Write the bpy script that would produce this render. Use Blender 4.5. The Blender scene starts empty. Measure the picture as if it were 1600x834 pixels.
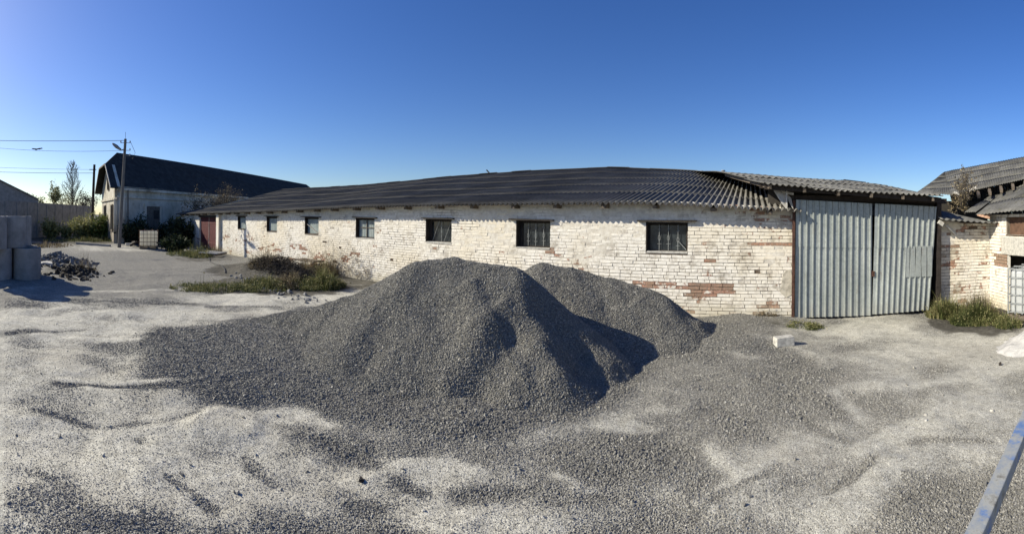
import bpy, math, random
import numpy as np
from mathutils import Vector, Matrix

random.seed(7)
rng = np.random.default_rng(11)
R = math.radians
scene = bpy.context.scene
C = scene.collection

# ------------------------------------------------------------------ camera
EYE = 2.15
F = 700.0                     # pixels per radian of the 1600 px wide photograph
AZ0 = (1170 - 800) / F        # the picture's centre looks this far left of +Y
ROLL = 8 / F
cam_d = bpy.data.cameras.new('camera')
cam = bpy.data.objects.new('camera', cam_d)
C.objects.link(cam)
scene.camera = cam
cam_d.type = 'PANO'
cam_d.panorama_type = 'CENTRAL_CYLINDRICAL'
cam_d.central_cylindrical_range_u_min = -800 / F
cam_d.central_cylindrical_range_u_max = 800 / F
cam_d.central_cylindrical_range_v_min = -(834 - 341) / F
cam_d.central_cylindrical_range_v_max = 341 / F
cam_d.clip_start = 0.05
cam_d.clip_end = 6000
cam.matrix_world = (Matrix.Translation((0, 0, EYE)) @ Matrix.Rotation(AZ0, 4, 'Z')
                    @ Matrix.Rotation(R(90), 4, 'X') @ Matrix.Rotation(ROLL, 4, 'Z'))

# ------------------------------------------------------------------ light
SUN_EL, SUN_AZ = 30.0, 32.0          # light travels towards (cos az, sin az)
world = bpy.data.worlds.new('World')
scene.world = world
world.use_nodes = True
wn = world.node_tree
for n in list(wn.nodes):
    wn.nodes.remove(n)
sky = wn.nodes.new('ShaderNodeTexSky')
sky.sky_type = 'NISHITA'
sky.sun_disc = False
sky.sun_elevation = R(SUN_EL)
sky.sun_rotation = math.atan2(-math.cos(R(SUN_AZ)), -math.sin(R(SUN_AZ)))
sky.air_density = 1.0
sky.dust_density = 0.7
sky.ozone_density = 4.5
sky.altitude = 300
bg = wn.nodes.new('ShaderNodeBackground')
bg.inputs['Strength'].default_value = 0.095
wo = wn.nodes.new('ShaderNodeOutputWorld')
hs = wn.nodes.new('ShaderNodeHueSaturation')
hs.inputs['Saturation'].default_value = 1.22
hs.inputs['Hue'].default_value = 0.515
wn.links.new(sky.outputs[0], hs.inputs['Color'])
wn.links.new(hs.outputs[0], bg.inputs['Color'])
wn.links.new(bg.outputs[0], wo.inputs['Surface'])
sd = bpy.data.lights.new('sun', 'SUN')
sd.energy = 5.0
sd.angle = R(0.5)
sd.color = (1.0, 0.93, 0.76)
so = bpy.data.objects.new('sun', sd)
C.objects.link(so)
_l = Vector((math.cos(R(SUN_EL)) * math.cos(R(SUN_AZ)), math.cos(R(SUN_EL)) * math.sin(R(SUN_AZ)), -math.sin(R(SUN_EL))))
so.rotation_euler = _l.to_track_quat('-Z', 'Y').to_euler()
so.location = (-20, -12, 25)
scene.view_settings.view_transform = 'Standard'
scene.view_settings.look = 'None'
scene.view_settings.gamma = 1
scene.view_settings.use_curve_mapping = False
scene.view_settings.exposure = 0.5
scene.render.engine = 'CYCLES'
scene.cycles.max_bounces = 6
scene.cycles.use_denoising = True

# ------------------------------------------------------------------ survey helpers (where things of the photograph stand)
def ray(px, py):
    th = (px - 800) / F
    v = (341 - py) / F
    s, c = math.sin(th), math.cos(th)
    cr, sr = math.cos(ROLL), math.sin(ROLL)
    lx, ly, lz = cr * s - sr * v, sr * s + cr * v, -c
    f, r = -lz, lx
    x = -math.sin(AZ0) * f + math.cos(AZ0) * r
    y = math.cos(AZ0) * f + math.sin(AZ0) * r
    return x, y, ly

def at(px, py, z=0.0):            # ground point under a pixel
    x, y, v = ray(px, py)
    t = (z - EYE) / v
    return np.array([x * t, y * t, z])

def far(px, py, D):               # point at horizontal distance D
    x, y, v = ray(px, py)
    t = D / math.hypot(x, y)
    return np.array([x * t, y * t, EYE + v * t])

def onY(px, py, Y):               # point on the plane y = Y
    x, y, v = ray(px, py)
    t = Y / y
    return np.array([x * t, Y, EYE + v * t])

# ------------------------------------------------------------------ noise
_perm = rng.random((256, 256))
def vnoise(x, y, s=1.0, seed=0):
    x = np.asarray(x, float) / s + seed * 17.3
    y = np.asarray(y, float) / s + seed * 9.1
    xi, yi = np.floor(x).astype(int), np.floor(y).astype(int)
    fx, fy = x - xi, y - yi
    fx, fy = fx * fx * (3 - 2 * fx), fy * fy * (3 - 2 * fy)
    a = _perm[xi % 256, yi % 256]; b = _perm[(xi + 1) % 256, yi % 256]
    c = _perm[xi % 256, (yi + 1) % 256]; d = _perm[(xi + 1) % 256, (yi + 1) % 256]
    return (a * (1 - fx) + b * fx) * (1 - fy) + (c * (1 - fx) + d * fx) * fy
def fbm(x, y, s=1.0, o=4, seed=0):
    t, a, n = 0, 1, 0
    for k in range(o):
        t = t + a * vnoise(x, y, s / 2 ** k, seed + k * 3)
        n += a; a *= .5
    return t / n
def sst(a, b, x):
    t = np.clip((x - a) / (b - a), 0, 1)
    return t * t * (3 - 2 * t)

# ------------------------------------------------------------------ mesh helpers
def tag(o, label=None, cat=None, group=None, kind=None):
    if label: o['label'] = label
    if cat: o['category'] = cat
    if group: o['group'] = group
    if kind: o['kind'] = kind
    return o

def empty(name, loc, label, cat, group=None, rz=0):
    o = bpy.data.objects.new(name, None)
    o.empty_display_size = .3
    C.objects.link(o)
    o.location = loc
    o.rotation_euler = (0, 0, rz)
    return tag(o, label, cat, group)

def link(name, me, mat, parent=None, world_space=True):
    o = bpy.data.objects.new(name, me)
    C.objects.link(o)
    if mat is not None:
        for m in (mat if isinstance(mat, (list, tuple)) else [mat]):
            me.materials.append(m)
    if parent is not None:
        o.parent = parent
        if world_space:
            bpy.context.view_layer.update()
            o.matrix_parent_inverse = parent.matrix_world.inverted()
    return o

def npmesh(name, V, Fa, mat, parent=None, attrs=None, smooth=False, mats_idx=None):
    """V (n,3); Fa one (m,k) array or a list of them"""
    V = np.asarray(V, np.float32)
    if not isinstance(Fa, list): Fa = [Fa]
    Fa = [np.asarray(f, np.int32) for f in Fa if len(f)]
    me = bpy.data.meshes.new(name)
    me.vertices.add(len(V)); me.vertices.foreach_set('co', V.ravel())
    nl = sum(f.size for f in Fa); nf = sum(len(f) for f in Fa)
    me.loops.add(nl); me.loops.foreach_set('vertex_index', np.concatenate([f.ravel() for f in Fa]))
    me.polygons.add(nf)
    starts, off = [], 0
    for f in Fa:
        starts.append(off + np.arange(len(f)) * f.shape[1]); off += f.size
    me.polygons.foreach_set('loop_start', np.concatenate(starts).astype(np.int32))
    if attrs:
        for k, v in attrs.items():
            a = me.attributes.new(k, 'FLOAT', 'POINT')
            a.data.foreach_set('value', np.asarray(v, np.float32))
    me.polygons.foreach_set('use_smooth', np.full(nf, bool(smooth)))
    me.update(calc_edges=True)
    me.validate()
    return link(name, me, mat, parent)

class MB:
    """collects boxes, bars and tubes into one mesh"""
    def __init__(self): self.v = []; self.f = []; self.a = []
    def add(self, vs, fs, a=0.0):
        n = len(self.v)
        self.v += [tuple(map(float, v)) for v in vs]
        self.f += [tuple(n + i for i in f) for f in fs]
        self.a += [a] * len(vs)
        return self
    def hexa(self, p, a=0.0):      # 8 points: bottom 4 ccw, top 4 ccw
        return self.add(p, [(3, 2, 1, 0), (4, 5, 6, 7), (0, 1, 5, 4), (1, 2, 6, 5), (2, 3, 7, 6), (3, 0, 4, 7)], a)
    def box(self, x0, x1, y0, y1, z0, z1, M=None, j=0, a=0.0):
        p = [(x0, y0, z0), (x1, y0, z0), (x1, y1, z0), (x0, y1, z0), (x0, y0, z1), (x1, y0, z1), (x1, y1, z1), (x0, y1, z1)]
        if j: p = [tuple(c + random.uniform(-j, j) for c in q) for q in p]
        if M is not None: p = [M @ Vector(q) for q in p]
        return self.hexa(p, a)
    def bar(self, a, b, w, h=None, up=(0, 0, 1)):   # rectangular bar
        h = h or w
        a, b = Vector(a), Vector(b)
        d = (b - a).normalized()
        s = d.cross(Vector(up))
        if s.length < 1e-4: s = d.cross(Vector((1, 0, 0)))
        s.normalize(); u = s.cross(d)
        s *= w / 2; u *= h / 2
        return self.hexa([a - s - u, a + s - u, b + s - u, b - s - u, a - s + u, a + s + u, b + s + u, b - s + u])
    def tube(self, pts, r, n=6, r1=None, cap=True):
        pts = [Vector(p) for p in pts]
        base = len(self.v); m = len(pts)
        for i, p in enumerate(pts):
            d = (pts[min(i + 1, m - 1)] - pts[max(i - 1, 0)]).normalized()
            s = d.cross(Vector((0, 0, 1)))
            if s.length < 1e-3: s = Vector((1, 0, 0))
            s.normalize(); u = s.cross(d)
            rr = r if r1 is None else r + (r1 - r) * i / (m - 1)
            for k in range(n):
                t = 2 * math.pi * k / n
                q = p + s * (rr * math.cos(t)) + u * (rr * math.sin(t))
                self.v.append(tuple(q)); self.a.append(0.0)
        for i in range(m - 1):
            for k in range(n):
                k2 = (k + 1) % n
                self.f.append((base + i * n + k, base + i * n + k2, base + (i + 1) * n + k2, base + (i + 1) * n + k))
        if cap:
            self.f.append(tuple(base + k for k in reversed(range(n))))
            self.f.append(tuple(base + (m - 1) * n + k for k in range(n)))
        return self
    def build(self, name, mat, parent=None, bevel=0, smooth=False):
        me = bpy.data.meshes.new(name)
        me.from_pydata(self.v, [], self.f)
        at_ = me.attributes.new('tone', 'FLOAT', 'POINT')
        at_.data.foreach_set('value', np.array(self.a, np.float32))
        me.polygons.foreach_set('use_smooth', [bool(smooth)] * len(me.polygons))
        me.update()
        o = link(name, me, mat, parent)
        if bevel:
            b = o.modifiers.new('bevel', 'BEVEL'); b.width = bevel; b.segments = 2; b.limit_method = 'ANGLE'
        return o

# ------------------------------------------------------------------ materials
class NT:
    def __init__(self, name):
        self.m = bpy.data.materials.new(name); self.m.use_nodes = True
        self.t = self.m.node_tree
        self.b = self.t.nodes['Principled BSDF']
        self.out = self.t.nodes['Material Output']
    def n(self, typ, **kw):
        nd = self.t.nodes.new(typ)
        for k, v in kw.items(): setattr(nd, k, v)
        return nd
    def l(self, a, b): self.t.links.new(a, b)
    def coord(self, kind='Object'):
        if not hasattr(self, '_c'): self._c = self.n('ShaderNodeTexCoord')
        return self._c.outputs[kind]
    def noise(self, scale, detail=4, rough=.55, vec=None, stretch=None, dist=0):
        nd = self.n('ShaderNodeTexNoise')
        nd.inputs['Scale'].default_value = scale; nd.inputs['Detail'].default_value = detail
        nd.inputs['Roughness'].default_value = rough; nd.inputs['Distortion'].default_value = dist
        v = vec or self.coord()
        if stretch:
            mp = self.n('ShaderNodeMapping'); mp.inputs['Scale'].default_value = stretch
            self.l(v, mp.inputs['Vector']); v = mp.outputs[0]
        self.l(v, nd.inputs['Vector'])
        return nd.outputs['Fac']
    def voro(self, scale, out='Color', vec=None, feature='F1'):
        nd = self.n('ShaderNodeTexVoronoi'); nd.inputs['Scale'].default_value = scale; nd.feature = feature
        self.l(vec or self.coord(), nd.inputs['Vector'])
        return nd.outputs[out]
    def attr(self, name):
        nd = self.n('ShaderNodeAttribute'); nd.attribute_name = name
        return nd.outputs['Fac']
    def math(self, op, a, b=None, c=None, clamp=False):
        nd = self.n('ShaderNodeMath', operation=op, use_clamp=clamp)
        for i, v in enumerate((a, b, c)):
            if v is None: continue
            if isinstance(v, (int, float)): nd.inputs[i].default_value = v
            else: self.l(v, nd.inputs[i])
        return nd.outputs[0]
    def ss(self, v, a, b):
        nd = self.n('ShaderNodeMapRange', interpolation_type='SMOOTHSTEP')
        self.l(v, nd.inputs['Value']); nd.inputs['From Min'].default_value = a; nd.inputs['From Max'].default_value = b
        return nd.outputs['Result']
    def ramp(self, v, stops):
        nd = self.n('ShaderNodeValToRGB')
        e = nd.color_ramp.elements
        while len(e) > 1: e.remove(e[-1])
        e[0].position = stops[0][0]; e[0].color = (*stops[0][1], 1)
        for p, c in stops[1:]:
            q = e.new(p); q.color = (*c, 1)
        self.l(v, nd.inputs[0])
        return nd.outputs[0]
    def mix(self, fac, a, b, mode='MIX'):
        nd = self.n('ShaderNodeMix', data_type='RGBA', blend_type=mode)
        for i, v in ((0, fac), (6, a), (7, b)):
            if isinstance(v, (int, float)): nd.inputs[i].default_value = v
            elif isinstance(v, tuple): nd.inputs[i].default_value = (*v, 1)
            else: self.l(v, nd.inputs[i])
        return nd.outputs[2]
    def color(self, c):
        if isinstance(c, tuple): self.b.inputs['Base Color'].default_value = (*c, 1)
        else: self.l(c, self.b.inputs['Base Color'])
    def rough(self, r, spec=None, metal=None):
        if isinstance(r, (int, float)): self.b.inputs['Roughness'].default_value = r
        else: self.l(r, self.b.inputs['Roughness'])
        if spec is not None: self.b.inputs['Specular IOR Level'].default_value = spec
        if metal is not None: self.b.inputs['Metallic'].default_value = metal
    def bump(self, h, dist=.01, strength=1.0):
        nd = self.n('ShaderNodeBump'); nd.inputs['Distance'].default_value = dist; nd.inputs['Strength'].default_value = strength
        self.l(h, nd.inputs['Height']); self.l(nd.outputs[0], self.b.inputs['Normal'])

def simple(name, c, rough=.8, var=.25, scale=6, spec=.3, metal=0, bump=0, c2=None, stretch=None):
    t = NT(name)
    n = t.noise(scale, 5, .6, stretch=stretch)
    c2 = c2 or tuple(x * (1 - var) * .8 for x in c)
    t.color(t.ramp(n, [(.3, c2), (.55, c), (.8, tuple(min(1, x * (1 + var * .5)) for x in c))]))
    t.rough(rough, spec, metal)
    if bump: t.bump(t.noise(scale * 6, 4, .6, stretch=stretch), bump)
    return t.m

def stone_mat(name, dust=False):
    t = NT(name)
    v = t.attr('tone')
    c = t.ramp(v, [(0, (.135, .129, .114)), (.5, (.195, .187, .166)), (.9, (.255, .245, .218)), (1, (.40, .385, .345))])
    if dust:
        c = t.mix(t.math('MULTIPLY', t.attr('dust'), .8), c, t.ramp(v, [(0, (.20, .19, .165)), (.5, (.43, .41, .365)), (1, (.62, .60, .55))]))
    t.color(c); t.rough(.75, .3)
    return t.m

def pile_mat():
    t = NT('crushed_stone_surface')
    vo = t.voro(46, 'Color')
    sep = t.n('ShaderNodeSeparateColor'); t.l(vo, sep.inputs[0])
    c = t.ramp(sep.outputs[0], [(0, (.09, .086, .076)), (.6, (.165, .157, .138)), (.95, (.25, .24, .21)), (1, (.4, .38, .34))])
    n = t.noise(1.1, 4, .6)
    c = t.mix(t.math('MULTIPLY', t.ss(n, .5, .75), .25), c, (.30, .30, .28))
    t.color(c); t.rough(.85, .25)
    d = t.voro(46, 'Distance')
    t.bump(t.math('SUBTRACT', 1, d), .02)
    return t.m

def ground_mat():
    t = NT('dusty_gravel_ground')
    vo = t.voro(80, 'Color')
    sep = t.n('ShaderNodeSeparateColor'); t.l(vo, sep.inputs[0])
    grav = t.ramp(sep.outputs[0], [(0, (.10, .096, .084)), (.6, (.20, .192, .17)), (.93, (.30, .288, .255)), (1, (.45, .43, .38))])
    dn = t.noise(9, 6, .65)
    dustc = t.ramp(dn, [(.25, (.33, .312, .26)), (.5, (.49, .468, .40)), (.75, (.60, .578, .50))])
    gr = t.voro(130, 'Color'); gs = t.n('ShaderNodeSeparateColor'); t.l(gr, gs.inputs[0])
    dustc = t.mix(.75, dustc, t.ramp(gs.outputs[1], [(0, (.35, .35, .35)), (.35, (.8, .8, .8)), (.8, (1.1, 1.1, 1.1)), (1, (1.5, 1.5, 1.48))]), 'MULTIPLY')
    warm = t.noise(.35, 3, .5)
    dustc = t.mix(t.math('MULTIPLY', t.ss(warm, .5, .7), .35), dustc, (.30, .27, .215))
    far_ = t.math('ADD', t.attr('dust'), 0)
    sp = t.noise(38, 3, .7)
    md = t.noise(4.0, 5, .65, dist=.6)
    k = t.math('ADD', far_, t.math('MULTIPLY', t.math('SUBTRACT', md, .5), .85))
    k = t.math('ADD', k, t.math('MULTIPLY', t.math('SUBTRACT', sp, .5), 1.5))
    col = t.mix(t.ss(k, .02, .95), grav, dustc)
    # soil and moss in the weedy corners
    soil = t.attr('soil')
    s2 = t.ss(t.math('ADD', soil, t.math('MULTIPLY', t.math('SUBTRACT', t.noise(3, 5, .6), .5), .9)), .4, .7)
    col = t.mix(s2, col, t.ramp(t.noise(12, 4, .6), [(.3, (.05, .046, .038)), (.7, (.13, .12, .098))]))
    t.color(col); t.rough(.92, .2)
    h = t.math('MULTIPLY', t.math('SUBTRACT', 1, t.voro(80, 'Distance')), t.math('SUBTRACT', 1.0, t.math('MULTIPLY', t.ss(k, .22, .78), .7)))
    h2 = t.math('ADD', h, t.math('MULTIPLY', dn, 1.6))
    t.bump(h2, .012, .8)
    return t.m

def wall_mat(name, red=.5, grime=.5):
    t = NT(name)
    tone = t.attr('tone')
    n1 = t.noise(1.3, 5, .6)
    n2 = t.noise(9, 4, .6)
    n3 = t.noise(.45, 3, .5)
    base = t.ramp(n2, [(.25, (.58, .54, .46)), (.5, (.75, .71, .64)), (.8, (.83, .80, .73))])
    # faded yellowish lime
    base = t.mix(t.math('MULTIPLY', t.ss(n3, .45, .65), .45), base, (.66, .56, .38))
    # bare bricks
    k = t.math('ADD', t.math('MULTIPLY', t.math('SUBTRACT', n1, .5), 2.2), tone)
    k = t.math('ADD', k, t.math('MULTIPLY', t.math('SUBTRACT', n2, .5), 1.3))
    brick = t.ramp(t.noise(21, 3, .6), [(.3, (.11, .055, .036)), (.5, (.27, .12, .07)), (.66, (.42, .18, .095)), (.85, (.50, .38, .27))])
    col = t.mix(t.math('MULTIPLY', t.ss(k, .90 - red * .3, 1.1 - red * .3), .85), base, brick)
    # brown-grey grime
    g = t.math('ADD', t.noise(3.3, 6, .7), t.math('MULTIPLY', tone, .12))
    col = t.mix(t.math('MULTIPLY', t.ss(g, .55, .70), grime), col, (.22, .18, .13))
    # splash zone near the ground
    xyz = t.n('ShaderNodeSeparateXYZ'); t.l(t.coord(), xyz.inputs[0])
    zz = t.math('SUBTRACT', .45, xyz.outputs[2])
    zk = t.ss(t.math('ADD', zz, t.math('MULTIPLY', t.math('SUBTRACT', t.noise(2.2, 4), .5), .5)), 0, .5)
    col = t.mix(t.math('MULTIPLY', zk, .55), col, (.40, .36, .25))
    t.color(col); t.rough(.9, .15)
    t.bump(t.noise(55, 4, .65), .006)
    return t.m

def mortar_mat():
    t = NT('mortar_joints')
    d = t.attr('tone')           # 1 = joints washed out deep, 0 = filled with lime wash
    n2 = t.noise(12, 4, .6)
    a = t.ramp(n2, [(.25, (.52, .47, .40)), (.6, (.70, .66, .58))])
    b = t.ramp(n2, [(.25, (.05, .036, .028)), (.7, (.14, .105, .075))])
    t.color(t.mix(d, a, b)); t.rough(.95, .1)
    t.bump(t.noise(60, 4), .006)
    return t.m

def asbestos(name, dark=.5, moss=.3, vary=False):
    t = NT(name)
    tone = t.attr('tone')
    n = t.noise(2.2, 6, .65)
    n2 = t.noise(22, 4, .6)
    k = t.math('ADD', t.math('MULTIPLY', n, .85), t.math('MULTIPLY', tone, .17))
    c = t.ramp(k, [(.25, (.075 * dark, .073 * dark, .07 * dark)), (.5, (.20 * dark, .195 * dark, .18 * dark)), (.75, (.36 * dark, .35 * dark, .32 * dark))])
    if vary:      # the sheets turn near-black towards the left and paler grey by the gate
        sx = t.n('ShaderNodeSeparateXYZ'); t.l(t.coord(), sx.inputs[0])
        w = t.ss(t.math('ADD', sx.outputs[0], t.math('MULTIPLY', t.math('SUBTRACT', t.noise(.6, 4), .5), 5)), -6.5, .5)
        c = t.mix(t.math('MULTIPLY', t.math('SUBTRACT', 1, w), .54), c, (.030, .028, .027))
        c = t.mix(t.math('MULTIPLY', w, .35), c, (.26, .245, .215))
    c = t.mix(t.math('MULTIPLY', t.ss(n2, .52, .68), .45), c, (.045, .045, .04))
    c = t.mix(t.math('MULTIPLY', t.ss(t.noise(5, 5, .7), .55, .7), moss), c, (.10, .095, .05))
    sp = t.voro(30, 'Distance')
    c = t.mix(t.math('MULTIPLY', t.math('SUBTRACT', 1, t.ss(sp, .06, .14)), t.ss(t.noise(1.7, 3), .5, .62)), c, (.36, .35, .31))
    t.color(c); t.rough(.9, .15)
    t.bump(n2, .006)
    return t.m

def galv():
    t = NT('galvanised_sheet')
    n = t.noise(1.6, 5, .6, stretch=(1, 1, .5))
    sp = t.voro(26, 'Color'); sep = t.n('ShaderNodeSeparateColor'); t.l(sp, sep.inputs[0])
    c = t.ramp(t.math('ADD', t.math('MULTIPLY', n, .75), t.math('MULTIPLY', sep.outputs[0], .2)), [(.3, (.25, .275, .265)), (.6, (.36, .385, .37)), (.85, (.50, .525, .51))])
    xyz = t.n('ShaderNodeSeparateXYZ'); t.l(t.coord(), xyz.inputs[0])
    dirt = t.ss(t.math('ADD', t.math('MULTIPLY', t.noise(4, 4), .7), t.math('MULTIPLY', xyz.outputs[2], -1)), -.1, .5)
    c = t.mix(t.math('MULTIPLY', dirt, .55), c, (.33, .32, .29))
    c = t.mix(t.math('MULTIPLY', t.ss(t.noise(6, 5, .75, stretch=(1, 1, .2)), .60, .72), .6), c, (.16, .10, .06))
    t.color(c); t.rough(t.math('ADD', .30, t.math('MULTIPLY', n, .22)), .5, .3)
    t.bump(t.noise(2.0, 2, .5), .008, .5)
    return t.m

def glass_mat():
    t = NT('dusty_window_glass')
    n = t.noise(3.5, 5, .65)
    t.color(t.ramp(n, [(.35, (.016, .02, .023)), (.6, (.035, .042, .045)), (.8, (.10, .11, .105))]))
    t.rough(t.math('MULTIPLY', n, .3), .6)
    t.bump(t.noise(1.4, 2), .02, .4)
    return t.m

def sky_pane_mat():  # sky reflection in the far barn panes put into the pale colour
    t = NT('sky_pale_window_glass')
    n = t.noise(3.0, 5, .6)
    t.color(t.ramp(n, [(.3, (.18, .215, .21)), (.6, (.29, .33, .32)), (.8, (.42, .45, .43))]))
    t.rough(.25, .6)
    return t.m

def leaf_mat(name, cols, trans=.25):
    t = NT(name)
    t.color(t.ramp(t.attr('tone'), [(i / (len(cols) - 1), c) for i, c in enumerate(cols)]))
    t.rough(.7, .25)
    tr = t.n('ShaderNodeBsdfTranslucent'); t.l(t.b.inputs['Base Color'].links[0].from_socket, tr.inputs[0])
    mx = t.n('ShaderNodeMixShader'); mx.inputs[0].default_value = trans
    t.l(t.b.outputs[0], mx.inputs[1]); t.l(tr.outputs[0], mx.inputs[2]); t.l(mx.outputs[0], t.out.inputs[0])
    return t.m

def plaster_mat():
    t = NT('old_peeling_plaster')
    n = t.noise(.55, 6, .65)
    c = t.ramp(n, [(.3, (.19, .165, .125)), (.42, (.44, .40, .31)), (.58, (.62, .575, .475)), (.8, (.72, .68, .58))])
    st = t.noise(2.5, 5, .7, stretch=(1, 1, .25))
    c = t.mix(t.math('MULTIPLY', t.ss(st, .52, .7), .6), c, (.20, .185, .16))
    xyz = t.n('ShaderNodeSeparateXYZ'); t.l(t.coord(), xyz.inputs[0])
    low = t.ss(t.math('SUBTRACT', t.math('MULTIPLY', t.noise(.8, 4), 3.2), xyz.outputs[2]), -.4, .7)
    c = t.mix(t.math('MULTIPLY', low, .55), c, (.23, .18, .14))
    t.color(c); t.rough(.92, .15); t.bump(t.noise(14, 5, .65), .02)
    return t.m

def blue_paint():
    t = NT('worn_blue_paint')
    n = t.noise(16, 6, .7, stretch=(1, 1, 1))
    n2 = t.noise(3.2, 4, .6)
    k = t.math('ADD', t.math('MULTIPLY', n, .6), t.math('MULTIPLY', n2, .5))
    c = t.ramp(k, [(.40, (.07, .14, .32)), (.50, (.14, .21, .37)), (.55, (.26, .28, .30)), (.62, (.34, .34, .31)), (.70, (.13, .115, .09))])
    t.color(c); t.rough(.5, .4); t.bump(n, .003)
    return t.m

def concrete_mat(name='cast_concrete', k=1.2):
    t = NT(name)
    n = t.noise(2.4, 6, .65)
    c = t.ramp(n, [(.3, (.15 * k, .147 * k, .14 * k)), (.55, (.22 * k, .215 * k, .205 * k)), (.8, (.29 * k, .28 * k, .265 * k))])
    t.color(c); t.rough(.9, .15); t.bump(t.noise(30, 4, .6), .006)
    return t.m

def plastic_mat(name, c):
    t = NT(name)
    t.color(t.mix(t.math('MULTIPLY', t.ss(t.noise(2.5, 4), .45, .7), .3), c, tuple(q * .7 for q in c))); t.rough(.4, .4)
    tr = t.n('ShaderNodeBsdfTranslucent'); tr.inputs[0].default_value = (*c, 1)
    mx = t.n('ShaderNodeMixShader'); mx.inputs[0].default_value = .6
    t.l(t.b.outputs[0], mx.inputs[1]); t.l(tr.outputs[0], mx.inputs[2]); t.l(mx.outputs[0], t.out.inputs[0])
    return t.m

M = dict(
    stone=stone_mat('crushed_stone'), stoned=stone_mat('dusty_crushed_stone', True), pile=pile_mat(), ground=ground_mat(),
    wall=wall_mat('whitewashed_brick'), wall2=wall_mat('whitewashed_brick_patchy', .62, .6), mortar=mortar_mat(),
    roof=asbestos('corrugated_asbestos', .62, .2, True), roof2=asbestos('weathered_asbestos', .66, .5), roof4=asbestos('mossy_asbestos', .55, .8), roof3=asbestos('dark_old_roofing', .22, .1),
    galv=galv(), glass=glass_mat(), skypane=sky_pane_mat(),
    timber=simple('weathered_timber', (.16, .13, .10), .85, .4, 14, bump=.01, stretch=(1, 1, .2)),
    darkwood=simple('dark_tarred_wood', (.035, .028, .024), .8, .4, 10, bump=.005),
    palewood=simple('bleached_board', (.48, .46, .42), .85, .3, 12, bump=.005),
    rust=simple('rusty_iron', (.10, .05, .035), .75, .5, 18, metal=.3),
    iron=simple('grey_iron_bar', (.30, .31, .31), .55, .3, 18, metal=.4),
    reddoor=simple('faded_maroon_paint', (.11, .028, .03), .6, .3, 5, bump=.004),
    conc=concrete_mat(), concd=concrete_mat('grey_fence_concrete', 1.15), block=simple('aerated_concrete', (.52, .50, .45), .9, .3, 14, bump=.006),
    plaster=plaster_mat(), inner=simple('unlit_inside', (.05, .045, .04), .95, .3, 3),  # inner: gloom of the openings put into a near-black colour
    plastic=plastic_mat('yellowed_white_plastic', (.85, .82, .72)), plastic2=plastic_mat('grey_white_plastic', (.82, .84, .84)),
    black=simple('black_rubber', (.02, .02, .02), .6, .2, 10), blue=blue_paint(),
    sand=simple('pale_lime_sand', (.60, .58, .54), .95, .1, 9, bump=.02),
    pole=simple('grey_wooden_pole', (.17, .155, .135), .9, .35, 6, bump=.01, stretch=(4, 4, .4)),
    wire=simple('aluminium_wire', (.06, .06, .06), .5, .1, 3),
    bark=simple('grey_bark', (.10, .085, .07), .9, .4, 15),
    twig=simple('dry_twigs', (.17, .13, .09), .9, .4, 15),
    lampm=simple('grey_lamp_housing', (.25, .26, .27), .5, .2, 8, metal=.3),
    redbrick=simple('bare_red_brick', (.40, .25, .17), .9, .45, 9, bump=.01),
    green=leaf_mat('green_leaves', [(.028, .05, .014), (.06, .10, .025), (.11, .14, .04), (.20, .19, .07)]),
    grass=leaf_mat('tall_grass', [(.035, .045, .016), (.085, .105, .032), (.17, .17, .065), (.36, .31, .16)]),
    dry=leaf_mat('dry_weeds', [(.05, .04, .025), (.12, .095, .055), (.24, .19, .11), (.36, .30, .19)]),
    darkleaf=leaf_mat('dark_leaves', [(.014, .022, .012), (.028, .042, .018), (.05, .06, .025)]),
    pale=leaf_mat('pale_autumn_leaves', [(.10, .11, .04), (.20, .21, .08), (.32, .31, .14), (.40, .36, .18)]),
    tin=simple('pale_sheet_tin', (.52, .50, .46), .6, .25, 5),
    rubblec=concrete_mat('rubble_concrete', .85), soil=simple('dark_soil', (.055, .048, .040), .95, .4, 10, bump=.03),
)

# ================================================================== GROUND
def capsules(x, y, segs, slope, k=.0):
    """height of heaps: every segment is a ridge (x0,y0,h0,x1,y1,h1) with sides at the angle of repose"""
    h = np.full(np.shape(x), -9.0)
    for sg in segs:
        x0, y0, h0, x1, y1, h1 = sg[:6]
        sl = sg[6] if len(sg) > 6 else slope
        dx, dy = x1 - x0, y1 - y0
        L2 = dx * dx + dy * dy + 1e-9
        t = np.clip(((x - x0) * dx + (y - y0) * dy) / L2, 0, 1)
        d = np.hypot(x - x0 - t * dx, y - y0 - t * dy)
        dd = np.sqrt(d * d + .03) - .1732
        hh = h0 + (h1 - h0) * t - sl * dd + (.16 * sl) * np.clip(dd - .7, 0, 3)
        m = np.maximum(h, hh)
        h = m + .025 * np.exp(-np.abs(h - hh) / .04)
    return h

def seg(p, q, sl=None):
    (a, b, D1), (c, d, D2) = p, q
    P, Q = far(a, b, D1), far(c, d, D2)
    return (P[0], P[1], P[2], Q[0], Q[1], Q[2]) + ((sl,) if sl else ())

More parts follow.
